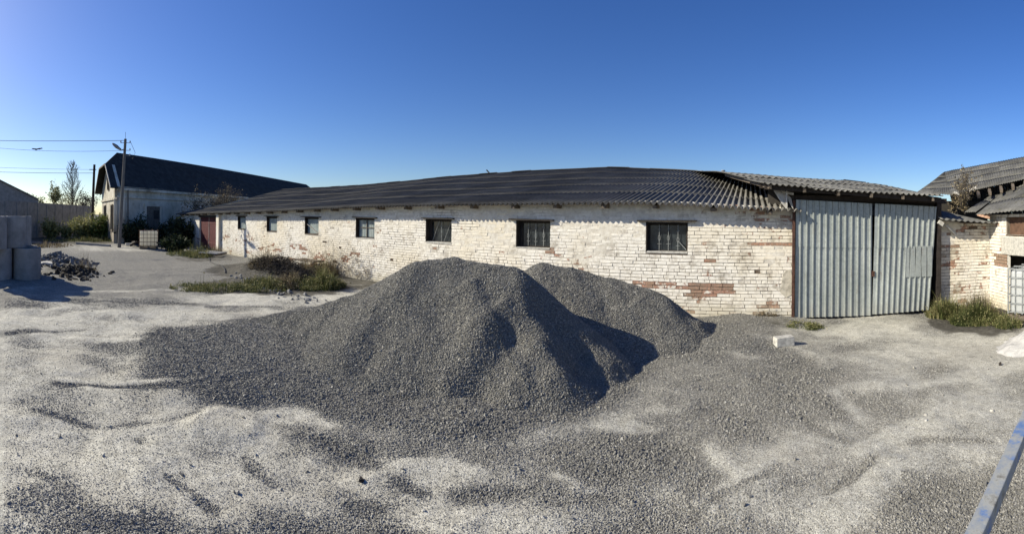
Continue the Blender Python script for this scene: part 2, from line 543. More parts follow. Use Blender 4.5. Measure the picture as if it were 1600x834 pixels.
PILE1 = [seg((655, 411, 7.25), (710, 403, 7.2), .86), seg((710, 403, 7.2), (800, 420, 6.85), .92), seg((800, 422, 6.85), (838, 462, 6.6), 1.0),
         seg((740, 438, 6.6), (762, 483, 6.1), .95), seg((762, 483, 6.1), (648, 600, 5.72), .92),
         seg((838, 462, 6.6), (870, 505, 6.45), 1.0), seg((915, 585, 6.0), (940, 552, 6.35), .85),
         seg((790, 470, 6.25), (862, 566, 5.6), .85), seg((862, 566, 5.6), (880, 622, 5.3), .7),
         seg((612, 434, 7.5), (540, 466, 7.9), .9), seg((540, 466, 7.9), (455, 486, 8.5), 1.1), seg((455, 486, 8.5), (400, 496, 8.9), 1.1), seg((545, 484, 7.4), (488, 512, 7.6), 1.1),
         seg((600, 480, 7.0), (522, 560, 6.45), .9)]
DENTS = [((795, 540, 5.85), (742, 625, 5.2), .26, .19), ((855, 500, 6.35), (900, 560, 6.1), .24, .22), ((900, 610, 5.7), (930, 600, 5.8), .2, .14),
         ((600, 560, 6.3), (570, 600, 5.9), .25, .10), ((690, 540, 6.2), (640, 560, 6.15), .2, .05), ((500, 530, 7.0), (470, 540, 7.1), .3, .07)]
PILE2 = [seg((850, 411, 8.65), (890, 417, 8.6)), seg((890, 417, 8.6), (950, 436, 8.5)), seg((950, 436, 8.5), (1015, 456, 8.35)),
         seg((1015, 456, 8.35), (1062, 492, 8.2)), seg((1000, 470, 8.0), (1040, 530, 7.6))]

def heap(x, y, segs, slope, seed):
    h = capsules(x, y, segs, slope)
    if segs is PILE1:
        for (a, b, r, dep) in DENTS:
            P, Q = far(*a), far(*b)
            dx, dy = Q[0] - P[0], Q[1] - P[1]
            t = np.clip(((x - P[0]) * dx + (y - P[1]) * dy) / (dx * dx + dy * dy), 0, 1)
            d = np.hypot(x - P[0] - t * dx, y - P[1] - t * dy)
            h = h - dep * np.exp(-(d / r) ** 2)
    h = h + (fbm(x, y, 1.3, 4, seed) - .5) * .12 + (fbm(x, y, .3, 3, seed + 5) - .5) * .07
    return h

def ell(x, y, px, py, rx, ry, soft=.5):
    """soft patch on the ground; centre and reach surveyed in the photograph, laid out in metres"""
    c = at(px, py)
    r = at(px + rx, py); u = (r - c)[:2]; a = math.hypot(*u); u = u / a
    b = abs(math.hypot(*at(px, py - ry)[:2]) - math.hypot(*at(px, py + ry)[:2])) / 2
    v = np.array([-u[1], u[0]])
    X, Y = x - c[0], y - c[1]
    X2 = X + (fbm(x, y, 1.2, 3, 31) - .5) * .8 * min(1, a); Y2 = Y + (fbm(x, y, 1.0, 3, 41) - .5) * .8 * min(1, b)
    p, q = X2 * u[0] + Y2 * u[1], X2 * v[0] + Y2 * v[1]
    d = np.sqrt((p / a) ** 2 + (q / b) ** 2)
    return 1 - sst(1 - soft, 1 + soft * .6, d)

DUST = [(1430, 650, 280, 150, .08), (760, 810, 330, 40, .22), (1330, 790, 200, 50, .05), (200, 690, 220, 60, .15), (415, 466, 150, 12, .6), (150, 500, 190, 22, .4), (50, 545, 90, 40, .25), (330, 490, 120, 10, .3), (250, 575, 60, 14, .15),
        (345, 665, 55, 32, .4), (455, 648, 40, 16, .3), (200, 745, 110, 45, .3), (330, 780, 60, 50, .3), (60, 690, 90, 40, .2),
        (470, 760, 80, 40, .25), (640, 735, 130, 22, .25), (760, 815, 130, 25, .35), (985, 663, 50, 9, .3),
        (1350, 770, 70, 50, .25), (1450, 640, 150, 45, .2), (1480, 545, 150, 26, .4), (1350, 513, 110, 12, .35), (1560, 600, 120, 60, .25), (1480, 710, 90, 40, .25), (180, 388, 60, 5, .3)]
GRAV = [(240, 415, 210, 26, .8), (375, 550, 170, 50, .6), (620, 640, 230, 28, .45), (960, 710, 120, 45, .35), (1150, 590, 170, 60, .28), (1080, 520, 150, 30, .4), (120, 555, 40, 12, .3),
        (40, 780, 50, 25, .12), (200, 815, 40, 12, .15), (580, 790, 40, 14, .2), (1210, 500, 60, 12, .6), (1470, 570, 40, 8, .2), (1110, 770, 40, 40, .15)]
STREAK = [([(225, 745), (238, 700), (285, 668), (330, 640), (390, 648), (415, 695)], 14, .5), ([(425, 640), (470, 642), (520, 665)], 9, .4), ([(270, 720), (360, 730), (450, 790)], 14, .4),
          ([(1085, 800), (1150, 742), (1235, 700)], 15, .55), ([(1285, 834), (1340, 780), (1405, 728)], 17, .6), ([(1365, 695), (1450, 662), (1560, 628)], 14, .5), ([(1110, 690), (1125, 725)], 12, .4),
          ([(1280, 520), (1420, 506)], 6, .4), ([(0, 500), (150, 488), (330, 490)], 5, .45), ([(150, 455), (290, 450)], 3, .4), ([(60, 520), (210, 532)], 4, .35), ([(100, 585), (210, 596), (330, 598), (400, 582)], 4, .4),
          ([(150, 405), (260, 402)], 1.6, .4), ([(170, 425), (300, 422)], 2, .3), ([(540, 745), (640, 728), (740, 742)], 10, .4), ([(640, 800), (760, 790), (850, 812)], 10, .4), ([(1400, 600), (1560, 575)], 7, .35),
          ([(1310, 615), (1360, 650)], 7, .35), ([(860, 740), (920, 760)], 8, .3), ([(1060, 545), (1180, 556)], 4, .3),
          ([(100, 592), (205, 604), (330, 607), (405, 592), (445, 575)], 3, -.7), ([(228, 680), (240, 730), (290, 765), (335, 800)], 8, -.55), ([(470, 685), (560, 715), (650, 765)], 9, -.45), ([(395, 705), (440, 770)], 8, -.4),
          ([(1065, 815), (1130, 765), (1210, 722)], 6, -.5), ([(1390, 815), (1490, 765)], 12, -.4), ([(1300, 770), (1375, 715)], 6, -.45), ([(0, 516), (130, 512)], 4, -.5), ([(60, 640), (180, 660), (300, 640)], 7, -.35),
          ([(700, 770), (830, 760)], 7, -.35), ([(120, 470), (300, 475)], 3, -.4), ([(330, 478), (420, 476)], 3, -.4), ([(1240, 640), (1330, 690)], 8, -.3), ([(1440, 690), (1540, 690)], 6, -.4), ([(0, 740), (90, 760)], 8, -.2)]
def streaks(x, y):
    out = np.zeros(np.shape(x))
    wx = x + (fbm(x, y, .9, 3, 33) - .5) * .45; wy = y + (fbm(x, y, .9, 3, 43) - .5) * .45
    for pts, w, s in STREAK:
        best = np.full(np.shape(x), 9.0)
        for (a, b) in zip(pts[:-1], pts[1:]):
            P, Q = at(*a), at(*b)
            D = math.hypot(*((P + Q) / 2)[:2])
            m = abs(math.hypot(*at((a[0] + b[0]) / 2, (a[1] + b[1]) / 2 - w / 2)[:2]) - math.hypot(*at((a[0] + b[0]) / 2, (a[1] + b[1]) / 2 + w / 2)[:2]))
            m = max(.06, .5 * m + .5 * w * D / F)
            dx, dy = Q[0] - P[0], Q[1] - P[1]
            t = np.clip(((wx - P[0]) * dx + (wy - P[1]) * dy) / (dx * dx + dy * dy), 0, 1)
            best = np.minimum(best, np.hypot(wx - P[0] - t * dx, wy - P[1] - t * dy) / m)
        out = out + 1.25 * s * np.exp(-best ** 2)
    return out
SOIL = [(420, 445, 130, 14, 1.0), (480, 440, 80, 18, 1.0), (400, 422, 90, 14, .8), (320, 403, 60, 6, .6), (120, 372, 90, 8, 1.0), (250, 384, 50, 5, .8), (1525, 495, 80, 24, .9),
        (330, 393, 40, 4, .7), (90, 410, 40, 14, .6), (560, 430, 60, 20, .7), (1230, 503, 50, 6, .5)]

def masks(x, y):
    dust = .38 + (fbm(x, y, 2.6, 4, 51) - .5) * .7
    D = np.hypot(x, y)
    dust = dust - .12 * sst(13, 22, D)
    for px, py, rx, ry, s in DUST: dust = dust + s * ell(x, y, px, py, rx, ry)
    for px, py, rx, ry, s in GRAV: dust = dust - s * 1.25 * ell(x, y, px, py, rx, ry)
    # wind-drawn swirls of dust between the stones
    sw = np.abs(fbm(x + .6 * fbm(x, y, 1, 3, 61), y, 1.1, 4, 71) - .5) * 2
    dust = dust + (.25 - sw) * .7
    dust = dust + streaks(x, y) + (fbm(x, y, .7, 4, 57) - .5) * .7
    h1 = heap(x, y, PILE1, .78, 3); h2 = heap(x, y, PILE2, .72, 8)
    near = np.maximum(h1, h2)
    dust = dust - .7 * sst(-.35, .05, near)
    soil = np.zeros(np.shape(x))
    for px, py, rx, ry, s in SOIL: soil = np.maximum(soil, s * ell(x, y, px, py, rx, ry, .4))
    soil = np.maximum(soil, .9 * sst(45, 60, D))
    return np.clip(dust, 0, 1), soil

def ground_z(x, y):
    D = np.hypot(x, y)
    z = (fbm(x, y, 2.4, 4, 21) - .5) * .16 + (fbm(x, y, .5, 3, 25) - .5) * .05
    sw = np.abs(fbm(x + .6 * fbm(x, y, 1, 3, 61), y, 1.1, 4, 71) - .5) * 2
    z = z + (.2 - sw) * .05
    z = z + .02 * streaks(x, y)
    # spread gravel carpets
    for px, py, rx, ry, s in ((380, 550, 190, 55, .09), (1120, 520, 120, 26, .10), (345, 665, 60, 32, .045), (600, 640, 200, 30, .05), (1210, 496, 70, 10, .05)):
        z = z + s * ell(x, y, px, py, rx, ry, .35)
    for px, py, rx, ry, s in ((430, 425, 60, 14, .35), (90, 405, 30, 12, .15)):
        z = z + s * ell(x, y, px, py, rx, ry, .9)
    z = z * (1 - sst(40, 80, D))
    return z - .02

def gz(x, y): return float(ground_z(np.array([x]), np.array([y]))[0])

def axis(a, b, step, lim0, lim1):
    c = list(np.arange(a, b + step / 2, step))
    s, v = step, b
    while v < lim1:
        s *= 1.22; v += s; c.append(v)
    s, v, lo = step, a, []
    while v > lim0:
        s *= 1.22; v -= s; lo.append(v)
    return np.array(lo[::-1] + c)
gx = axis(-17, 7.5, .05, -2500, 2500); gy = axis(-2.5, 11, .05, -2500, 2500)
GX, GY = np.meshgrid(gx, gy, indexing='ij')
nx, ny = GX.shape
GZ = ground_z(GX, GY)
dust, soil = masks(GX, GY)
idx = np.arange(nx * ny).reshape(nx, ny)
Q = np.stack([idx[:-1, :-1], idx[1:, :-1], idx[1:, 1:], idx[:-1, 1:]], -1).reshape(-1, 4)
g = npmesh('ground', np.stack([GX, GY, GZ], -1).reshape(-1, 3), Q, M['ground'], attrs={'dust': dust.ravel(), 'soil': soil.ravel()}, smooth=True)
tag(g, kind='structure')

# ------------------------------------------------------------------ loose stones
def stones(P, size, tone, flat=.7):
    """P (n,3) centres -> vertices, triangles of little angular chips"""
    n = len(P)
    b = np.array([[1, 0, 0], [0, 1, 0], [-1, 0, 0], [0, -1, 0], [0, 0, 1], [0, 0, -1]], float)
    f = np.array([[0, 1, 4], [1, 2, 4], [2, 3, 4], [3, 0, 4], [1, 0, 5], [2, 1, 5], [3, 2, 5], [0, 3, 5]])
    V = b[None] * rng.uniform(.55, 1.1, (n, 6, 1)) + rng.uniform(-.28, .28, (n, 6, 3))
    q = rng.normal(size=(n, 4)); q /= np.linalg.norm(q, axis=1, keepdims=True)
    w, x, y, z = q.T
    Rm = np.stack([1 - 2 * (y * y + z * z), 2 * (x * y - z * w), 2 * (x * z + y * w), 2 * (x * y + z * w), 1 - 2 * (x * x + z * z), 2 * (y * z - x * w),
                   2 * (x * z - y * w), 2 * (y * z + x * w), 1 - 2 * (x * x + y * y)], -1).reshape(n, 3, 3)
    V = np.einsum('nij,nkj->nki', Rm, V) * (size[:, None, None] * .5)
    V = V + P[:, None, :]
    Fs = f[None] + (np.arange(n) * 6)[:, None, None]
    return V.reshape(-1, 3), Fs.reshape(-1, 3), np.repeat(tone, 6)

def build_pile(name, segs, slope, seed, box, label, n):
    x = np.arange(box[0], box[1], .035); y = np.arange(box[2], box[3], .035)
    X, Y = np.meshgrid(x, y, indexing='ij')
    H = heap(X, Y, segs, slope, seed); Gz = ground_z(X, Y)
    ok = H > Gz - .06
    Z = np.maximum(H, Gz - .06)
    i = np.arange(X.size).reshape(X.shape)
    q = np.stack([i[:-1, :-1], i[1:, :-1], i[1:, 1:], i[:-1, 1:]], -1).reshape(-1, 4)
    q = q[ok.ravel()[q].any(1)]
    V = np.stack([X, Y, Z], -1).reshape(-1, 3)
    u, inv = np.unique(q, return_inverse=True)
    V = V[u]; q = inv.reshape(-1, 4)
    # chips over the surface
    px = rng.uniform(box[0], box[1], n * 4); py = rng.uniform(box[2], box[3], n * 4)
    h = heap(px, py, segs, slope, seed); gg = ground_z(px, py)
    keep = (h > gg - .03)
    px, py, h = px[keep][:n], py[keep][:n], h[keep][:n]
    # only what lies towards the yard and along the crest needs loose chips
    s = rng.uniform(.014, .028, len(px)) * (1 + .5 * (rng.random(len(px)) < .04))
    SV, SF, st = stones(np.stack([px, py, h + s * .1], -1), s, rng.random(len(px)) ** 1.3)
    nV = len(V)
    o = npmesh(name, np.concatenate([V, SV]), [q, SF + nV], [M['pile'], M['stone']], attrs={'tone': np.concatenate([np.full(nV, .4), st])})
    mi = np.zeros(len(q) + len(SF), np.int32); mi[len(q):] = 1
    o.data.polygons.foreach_set('material_index', mi)
    tag(o, label, 'gravel pile', 'heaps of crushed stone in the yard')
    return o
build_pile('gravel_pile', PILE1, .78, 3, (-9.6, -.6, 3.0, 10.0), 'large front heap of grey crushed stone with long ridges in the middle of the yard', 140000)
build_pile('gravel_pile', PILE2, .72, 8, (-6.5, 1.2, 5.8, 10.04), 'lower heap of grey crushed stone behind the large heap, against the barn wall', 65000)

def ground_stones(name, n, rmin, rmax, smin, smax, label, cat, want):
    th = rng.uniform(-1.66, .64, n * 3); D = np.exp(rng.uniform(math.log(rmin), math.log(rmax), n * 3))
    x, y = D * np.sin(th), D * np.cos(th)
    k = (y < 10.0) & (y > -2.4) & (x < 6.0)
    x, y = x[k], y[k]
    d, so_ = masks(x, y)
    h = np.maximum(heap(x, y, PILE1, .78, 3), heap(x, y, PILE2, .72, 8))
    z = ground_z(x, y)
    keep = (h < z) & (rng.random(len(x)) < want(d)) & (so_ < .5)
    x, y, z, d = x[keep][:n], y[keep][:n], z[keep][:n], d[keep][:n]
    s = rng.uniform(smin, smax, len(x)) * (1 - .55 * np.clip(d * 1.3, 0, 1) * (smax < .04))
    V, Fs, t = stones(np.stack([x, y, z + s * .12], -1), s, rng.random(len(x)) ** 1.3)
    o = npmesh(name, V, Fs, M['stoned'], attrs={'tone': t, 'dust': np.repeat(d * .8, 6)})
    tag(o, label, cat, kind='stuff')
ground_stones('gravel', 190000, 2.8, 11.5, .012, .032, 'loose grey gravel and stone chips strewn over the dusty yard', 'gravel', lambda d: .30 + .70 * (1 - sst(.10, .75, d)))
ground_stones('stones', 2600, 4.0, 10.5, .03, .055, 'bigger loose stones rolled out round the feet of the gravel heaps', 'stones', lambda d: 1 - sst(.05, .30, d))
ground_stones('pebbles', 160, 2.9, 14, .03, .055, 'scattered larger pebbles lying on the pale dust', 'pebbles', lambda d: .6 + 0 * d)

# ================================================================== LONG BRICK BARN
WY = 10.10                                   # face of the long wall
EY = 9.71                                    # eave line
RY = 19.0                                    # ridge line
def prof(samples, Y):
    p = np.array([onY(a, b, Y) for a, b in samples])
    return lambda x: np.interp(x, p[:, 0], p[:, 2])
eave = prof([(278, 334.5), (340, 332.5), (420, 330), (500, 326), (571, 323), (620, 322), (700, 320), (830, 318.8), (900, 318.3), (1000, 317.3), (1070, 319.6), (1160, 325), (1242, 329)], EY)
ridge = prof([(440, 296.5), (500, 293.5), (560, 290), (620, 285), (708, 276.5), (824, 268), (900, 264.5), (957, 262.3), (1031, 265.5), (1067, 266.8), (1150, 273), (1260, 281.5), (1320, 286)], RY)

def sheets(name, S, nu, nv, waves, amp, mat, parent, jit=.008, gap=None, off=None, thick=.007, seed=0, skip=None, step=.010):
    """corrugated sheets: S(u, v) -> xyz arrays, waves run along u; nu x nv sheets of `waves` ribs each"""
    rr = np.random.default_rng(seed)
    Vs, Fs, T = [], [], []
    base = 0
    per = 6
    for i in range(nu):
        for j in range(nv):
            if skip and skip((i + .5) / nu, (j + .5) / nv): continue
            u = np.linspace(0, 1, waves * per + 1); v = np.linspace(-.035 if j else 0, 1, 4)
            U, W = np.meshgrid(u, v, indexing='ij')
            uu = (i + U) / nu; vv = (j + W) / nv
            P = np.stack(S(uu, vv), -1)
            o = np.array(off if off is not None else (0, 0, 1.0))
            hgt = amp * np.sin(2 * math.pi * waves * U) + (1 - W) * step + rr.uniform(-jit, jit) + (U - .5) * rr.uniform(-jit, jit) * 2
            P = P + hgt[..., None] * o
            if jit: P[..., 1] += rr.uniform(-1, 1) * jit * 1.5
            Vs.append(P.reshape(-1, 3)); T.append(np.full(U.size, rr.random()))
            a, b = U.shape
            k = np.arange(a * b).reshape(a, b) + base
            Fs.append(np.stack([k[:-1, :-1], k[1:, :-1], k[1:, 1:], k[:-1, 1:]], -1).reshape(-1, 4))
            base += a * b
    o_ = npmesh(name, np.concatenate(Vs), np.concatenate(Fs), mat, parent, attrs={'tone': np.concatenate(T)}, smooth=True)
    if thick:
        s = o_.modifiers.new('thickness', 'SOLIDIFY'); s.thickness = thick; s.offset = -1
    return o_

barn = empty('barn', (-15, WY, 0), 'long low brick barn with flaking whitewash and a dark corrugated roof', 'barn')
XL, XR = -32.2, 1.03
def S_front(u, v):
    X = XL - .2 + (XR + .12 - XL + .2) * u
    Y = EY + (RY - EY) * v
    e, r = eave(X), ridge(X)
    sag = -.10 * np.sin(np.pi * v) * (.5 + .5 * np.sin(X * .55)) + (fbm(X, Y, 4.5, 2, 91) - .5) * .07
    return X, Y, e + (r - e) * v + sag * v * (1 - v) * 4
sheets('roof', S_front, 30, 5, 8, .033, M['roof'], barn, jit=.001, seed=2, step=.0015, thick=.004)
def S_back(u, v):
    X, Y, Z = S_front(u, np.ones_like(v))
    return X, RY + 9 * v, Z - 1.75 * v
sheets('roof_back', S_back, 15, 2, 8, .02, M['roof'], barn, seed=3)
# ridge cap
mb = MB()
for i in range(36):
    x0 = XL - .2 + i * .97; x1 = x0 + .99
    if x1 > 3.6: break
    h = random.uniform(-.012, .02)
    z0, z1 = float(ridge(x0)), float(ridge(x1))
    for s in (-1, 1):
        mb.add([(x0, RY, z0 + .06 + h), (x1, RY, z1 + .06 + h), (x1, RY + s * .2, z1 + .015 + h), (x0, RY + s * .2, z0 + .015 + h),
                (x0, RY, z0 + .05 + h), (x1, RY, z1 + .05 + h), (x1, RY + s * .2, z1 + .005 + h), (x0, RY + s * .2, z0 + .005 + h)],
               [(0, 1, 2, 3), (4, 7, 6, 5), (3, 2, 6, 7), (0, 3, 7, 4), (1, 5, 6, 2)])
mb.build('ridge_cap', M['roof'], barn)

def brick_wall(name, O, U, N, length, zb, zt, holes, mat, parent, seed=0, smooth_fn=None, bare=None, bl=.25, bh=.066, j=.012, rev=-.42):
    """every brick a little block in front of a mortar sheet. O (x,y), U along, N outward; holes (u0,u1,z0,z1)"""
    r = random.Random(seed)
    O, U, N = np.array(O, float), np.array(U, float), np.array(N, float)
    Vs, Fs, Ts = [], [], []
    P = lambda u, z, d: (O[0] + U[0] * u + N[0] * d, O[1] + U[1] * u + N[1] * d, z)
    row, z = 0, zb
    zmax = max(zt(0), zt(length), zt(length / 2), zt(length * .75), zt(length * .25)) + .1
    while z < zmax:
        u = -(row % 2) * (bl + j) / 2 - r.random() * .07
        header = r.random() < .10
        jv = .0095
        while u < length:
            w = (bl + j) * (.5 if header else 1) * r.uniform(.94, 1.06)
            a, b = max(u, 0), min(u + w - jv, length)
            u += w
            z1 = min(z + bh, zt((a + b) / 2))
            if b - a < .03 or z1 - z < .02: continue
            parts = [(a, b)]
            for (h0, h1, hz0, hz1) in holes:
                if z1 > hz0 + .01 and z < hz1 - .01:
                    np_ = []
                    for (c, d) in parts:
                        if d <= h0 or c >= h1: np_.append((c, d)); continue
                        if c < h0: np_.append((c, h0))
                        if d > h1: np_.append((h1, d))
                    parts = np_
            for (c, d) in parts:
                if d - c < .02: continue
                sm = smooth_fn((c + d) / 2, z) if smooth_fn else 0
                out = r.uniform(-.006, .005)
                t = r.random() ** 2 * .55
                if r.random() < .006: out -= .02; t = .8
                if bare is not None: t += bare((c + d) / 2, z)
                jj = .0045
                n = len(Vs)
                for (uu, zz) in ((c, z), (d, z), (d, z1), (c, z1)):
                    Vs.append(P(uu + r.uniform(-jj, jj), zz + r.uniform(-jj, jj), out + r.uniform(-.004, .003)))
                for (uu, zz) in ((c, z), (d, z), (d, z1), (c, z1)):
                    Vs.append(P(uu, zz, -.03))
                Fs += [(n, n + 1, n + 2, n + 3), (n, n + 4, n + 5, n + 1), (n + 1, n + 5, n + 6, n + 2), (n + 2, n + 6, n + 7, n + 3), (n + 3, n + 7, n + 4, n)]
                Ts += [t] * 8
        z += bh + j; row += 1
    o = npmesh(name, np.array(Vs), np.array(Fs), mat, parent, attrs={'tone': Ts})
    # mortar sheet
    us = set(np.round(np.arange(0, length + .001, .12), 4)) | {length}
    zs = set(np.round(np.arange(zb, zmax, .12), 4))
    for h in holes: us |= {h[0], h[1]}; zs |= {h[2], h[3]}
    us = np.array(sorted(q for q in us if 0 <= q <= length)); zs = np.array(sorted(zs))
    V, T = [], []
    for a in us:
        for b in zs:
            sm = smooth_fn(a, b) if smooth_fn else 0
            V.append(P(a, min(b, zt(a)), -.016 + .014 * sm)); T.append(1 - sm)
    ids = np.arange(len(V)).reshape(len(us), len(zs))
    Fq = []
    for i in range(len(us) - 1):
        for k in range(len(zs) - 1):
            cu, cz = (us[i] + us[i + 1]) / 2, (zs[k] + zs[k + 1]) / 2
            if cz > zt(cu) + .12: continue
            if any(h[0] < cu < h[1] and h[2] < cz < h[3] for h in holes): continue
            Fq.append((ids[i, k], ids[i + 1, k], ids[i + 1, k + 1], ids[i, k + 1]))
    m = npmesh('mortar', np.array(V), np.array(Fq), M['mortar'], o, attrs={'tone': T}, smooth=True)
    # reveals
    for (h0, h1, z0, z1) in holes:
        mb = MB(); dep = rev
        for (a, b, c, d) in (((h0, z0), (h0, z1), 0, 0), ((h1, z1), (h1, z0), 0, 0), ((h0, z1), (h1, z1), 0, 0), ((h1, z0), (h0, z0), 0, 0)):
            mb.add([P(a[0], a[1], -.005), P(b[0], b[1], -.005), P(b[0], b[1], dep), P(a[0], a[1], dep)], [(0, 1, 2, 3)])
        mb.build('reveal', mat, o)
    return o

WC = [-1.87, -5.28, -8.38, -11.65, -14.92, -18.22, -21.50]
WW = .98
WZ0, WZ1 = 1.40, 2.10
L = XR - XL
holes = [(c - WW / 2 - XL, c + WW / 2 - XL, WZ0, WZ1) for c in WC]
DX0, DX1 = -28.15, -25.0
holes.append((DX0 - XL, DX1 - XL, -.1, 2.12))
def smooth_main(u, z):
    x = u + XL
    s = float(fbm(x, z * 1.6, 1.1, 4, 101))
    k = (z - 1.0) * .8 + (s - .5) * 3.4 + .34
    if x > -1.0 and z < 2.0: k -= .75 * (x + 1.0) / 2
    if z < .95: k -= .35
    if -22 < x < -12 and z < 1.2: k -= .15
    return min(1, max(0, k))
def bare_main(u, z):
    x = u + XL
    k = 0
    if -2.6 < x < -.2 and .52 < z < .66: k += .75
    if -1 < x < 1 and abs(z - 1.62) < .04: k += .35
    if z < .6: k += .06
    if -1.0 < x and z > 1.95: k += .35
    k += .66 * float(sst(.55, .72, fbm(x, z * 3.2, .9, 4, 131))) * float(1 - sst(.5, 1.9, z) * .7) + .14 * float(sst(-1.5, .8, x))
    return k
brick_wall('wall', (XL, WY), (1, 0), (0, -1), L, -.12, lambda u: float(eave(u + XL)) + .075, holes, M['wall'], barn, 5, smooth_main, bare_main)
# gable and back walls, dark inside
mb = MB()
zl = float(eave(XL)); zr = float(ridge(XL))
mb.add([(XL, WY + .01, -.1), (XL, 28, -.1), (XL, 28, 1.3), (XL, RY, zr - .03), (XL, WY + .01, zl + .03), (XL + .4, WY + .01, -.1), (XL + .4, 28, -.1), (XL + .4, 28, 1.3), (XL + .4, RY, zr - .03), (XL + .4, WY + .01, zl + .03)],
       [(4, 3, 2, 1, 0), (5, 6, 7, 8, 9), (0, 1, 6, 5), (1, 2, 7, 6), (4, 0, 5, 9)])
mb.box(XL + .4, XR + 5, 27.6, 28, -.1, 2.0)
mb.build('gable_wall', M['plaster'], barn)
mb = MB()
mb.box(XL + .45, XR - .05, WY + 2.4, WY + 2.5, -.1, 2.3)
mb.build('inner_wall', M['inner'], barn)
# rafter tails under the eave
x = -31.6
while x < .9:
    z = float(eave(x))
    b = MB(); w = random.uniform(.045, .07); l = random.uniform(.02, .10)
    b.add([(x - w, EY + .05 + l, z - .10), (x + w, EY + .05 + l, z - .10), (x + w, WY - .004, z - .16 + .06), (x - w, WY - .004, z - .10),
           (x - w, EY + .05 + l, z - .03), (x + w, EY + .05 + l, z - .03), (x + w, WY - .004, z + .035), (x - w, WY - .004, z + .035)],
          [(3, 2, 1, 0), (4, 5, 6, 7), (0, 1, 5, 4), (1, 2, 6, 5), (2, 3, 7, 6), (3, 0, 4, 7)])
    b.build('rafter', M['timber'], barn)
    x += random.uniform(1.12, 1.32)

def bezel(mb, x, z0, z1, y, r=.006, curls=True):
    mb.tube([(x, y, z0), (x, y, z1)], r, 5)
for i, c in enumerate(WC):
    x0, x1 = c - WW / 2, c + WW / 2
    fy = WY + (.14 if i < 3 else .08)
    f = MB(); t = .055
    f.box(x0 + .004, x0 + t * (2.2 if i in (1, 2) else 1.2), fy, fy + .07, WZ0 + .004, WZ1 - .004)
    f.box(x1 - t, x1 - .004, fy, fy + .07, WZ0 + .004, WZ1 - .004)
    f.box(x0 + t, x1 - t, fy + .002, fy + .068, WZ1 - t * 1.3, WZ1 - .004)
    f.box(x0 + t, x1 - t, fy + .002, fy + .068, WZ0 + .004, WZ0 + t)
    fr = f.build('window', M['darkwood'], barn)
    if i == 0: fr['label'] = 'dark framed window with scrolled iron bars nearest the metal gate'
    p = MB(); p.box(x0 + t, x1 - t, fy + .03, fy + .036, WZ0 + t, WZ1 - t * 1.3)
    p.build('pane', M['skypane'] if i >= 3 else M['glass'], fr)
    s = MB(); s.box(x0 + .02, x1 - .01, WY - .008, WY + .14, WZ0 - .012, WZ0 + .004 + (.012 if i % 2 else .03))
    s.build('sill', M['palewood'] if i in (0, 1, 2, 3) else M['timber'], fr)
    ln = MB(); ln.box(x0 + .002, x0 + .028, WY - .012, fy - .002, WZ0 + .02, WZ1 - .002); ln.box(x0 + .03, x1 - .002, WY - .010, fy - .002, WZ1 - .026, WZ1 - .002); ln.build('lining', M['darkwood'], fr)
    lt = MB(); ex0, ex1 = random.uniform(.10, .22), random.uniform(.10, .22)
    lt.bar((x0 - ex0, WY - .045, WZ1 + .028), (x1 + ex1, WY - .045, WZ1 + .028 + random.uniform(-.02, .02)), .11, .035)
    lt.build('lintel_board', M['darkwood'], fr)
    if i <= 3:
        b = MB()
        xs = (.30, .52, .75)
        for q, k in enumerate(xs):
            xb = x0 + WW * k
            lean = .13 if (i == 2 and q != 1) else 0
            yb = fy - .012
            b.tube([(xb - lean, yb, WZ0 + .05), (xb + lean, yb, WZ1 - .06)], .007, 5)
            if i in (0, 1):
                zc = WZ0 + random.uniform(.28, .42)
                for s in (-1, 1):
                    b.tube([(xb + s * .028 * math.sin(a), yb, zc + .06 * math.cos(a)) for a in np.linspace(0, math.pi, 7)], .005, 4)
                b.tube([(xb - .05, yb, zc - .14), (xb + .05, yb, zc - .14)], .005, 4)
                b.tube([(xb - .035, yb, zc + .2), (xb + .035, yb, zc + .2)], .005, 4)
        if i == 0:
            b.bar((x0 + WW * .76, yb - .01, WZ0 + .27), (x0 + WW * .95, yb - .01, WZ0 + .07), .05, .012)
        b.build('bars', M['iron'], fr)
    if i == 4:
        b = MB(); b.bar((x0 + .1, fy - .01, WZ0 + .42), (x1 - .1, fy - .01, WZ0 + .06), .012, .07, up=(0, 1, 0)); b.build('bars', M['palewood'], fr)
    if i == 3:
        b = MB(); b.box(x0 + .47, x0 + .5, fy - .004, fy + .04, WZ0 + t, WZ1 - t); b.box(x0 + .07, x1 - .06, fy - .003, fy + .041, WZ0 + .36, WZ0 + .385); b.build('glazing_bar', M['timber'], fr)

# maroon double doors at the far end
for s in (0, 1):
    a = DX0 + .04 + s * 1.56; b = a + 1.53
    m = MB(); m.box(a, b, WY + .10, WY + .15, .05, 2.0)
    d = m.build('door_leaf', M['reddoor'], barn)
    m = MB()
    for k in range(1, 8):
        xx = a + k * (b - a) / 8
        m.box(xx - .012, xx + .012, WY + .092, WY + .10, .05, 2.0)
    m.box(a, b, WY + .085, WY + .10, 1.62, 1.72); m.box(a, b, WY + .085, WY + .10, .35, .45)
    m.build('batten', M['reddoor'], d)
m = MB(); m.box(DX0 + 1.575, DX0 + 1.595, WY + .07, WY + .10, .05, 2.0); m.build('door_strip', M['palewood'], barn)
m = MB(); m.box(DX0 - .1, DX1 + .1, WY - .02, WY + .12, 2.0, 2.14); m.build('door_lintel', M['darkwood'], barn)
# pilaster beside the doors
m = MB(); m.box(DX1 + .25, DX1 + .62, WY - .16, WY - .002, -.05, 2.2, j=.006); m.build('pilaster', M['wall'], barn)
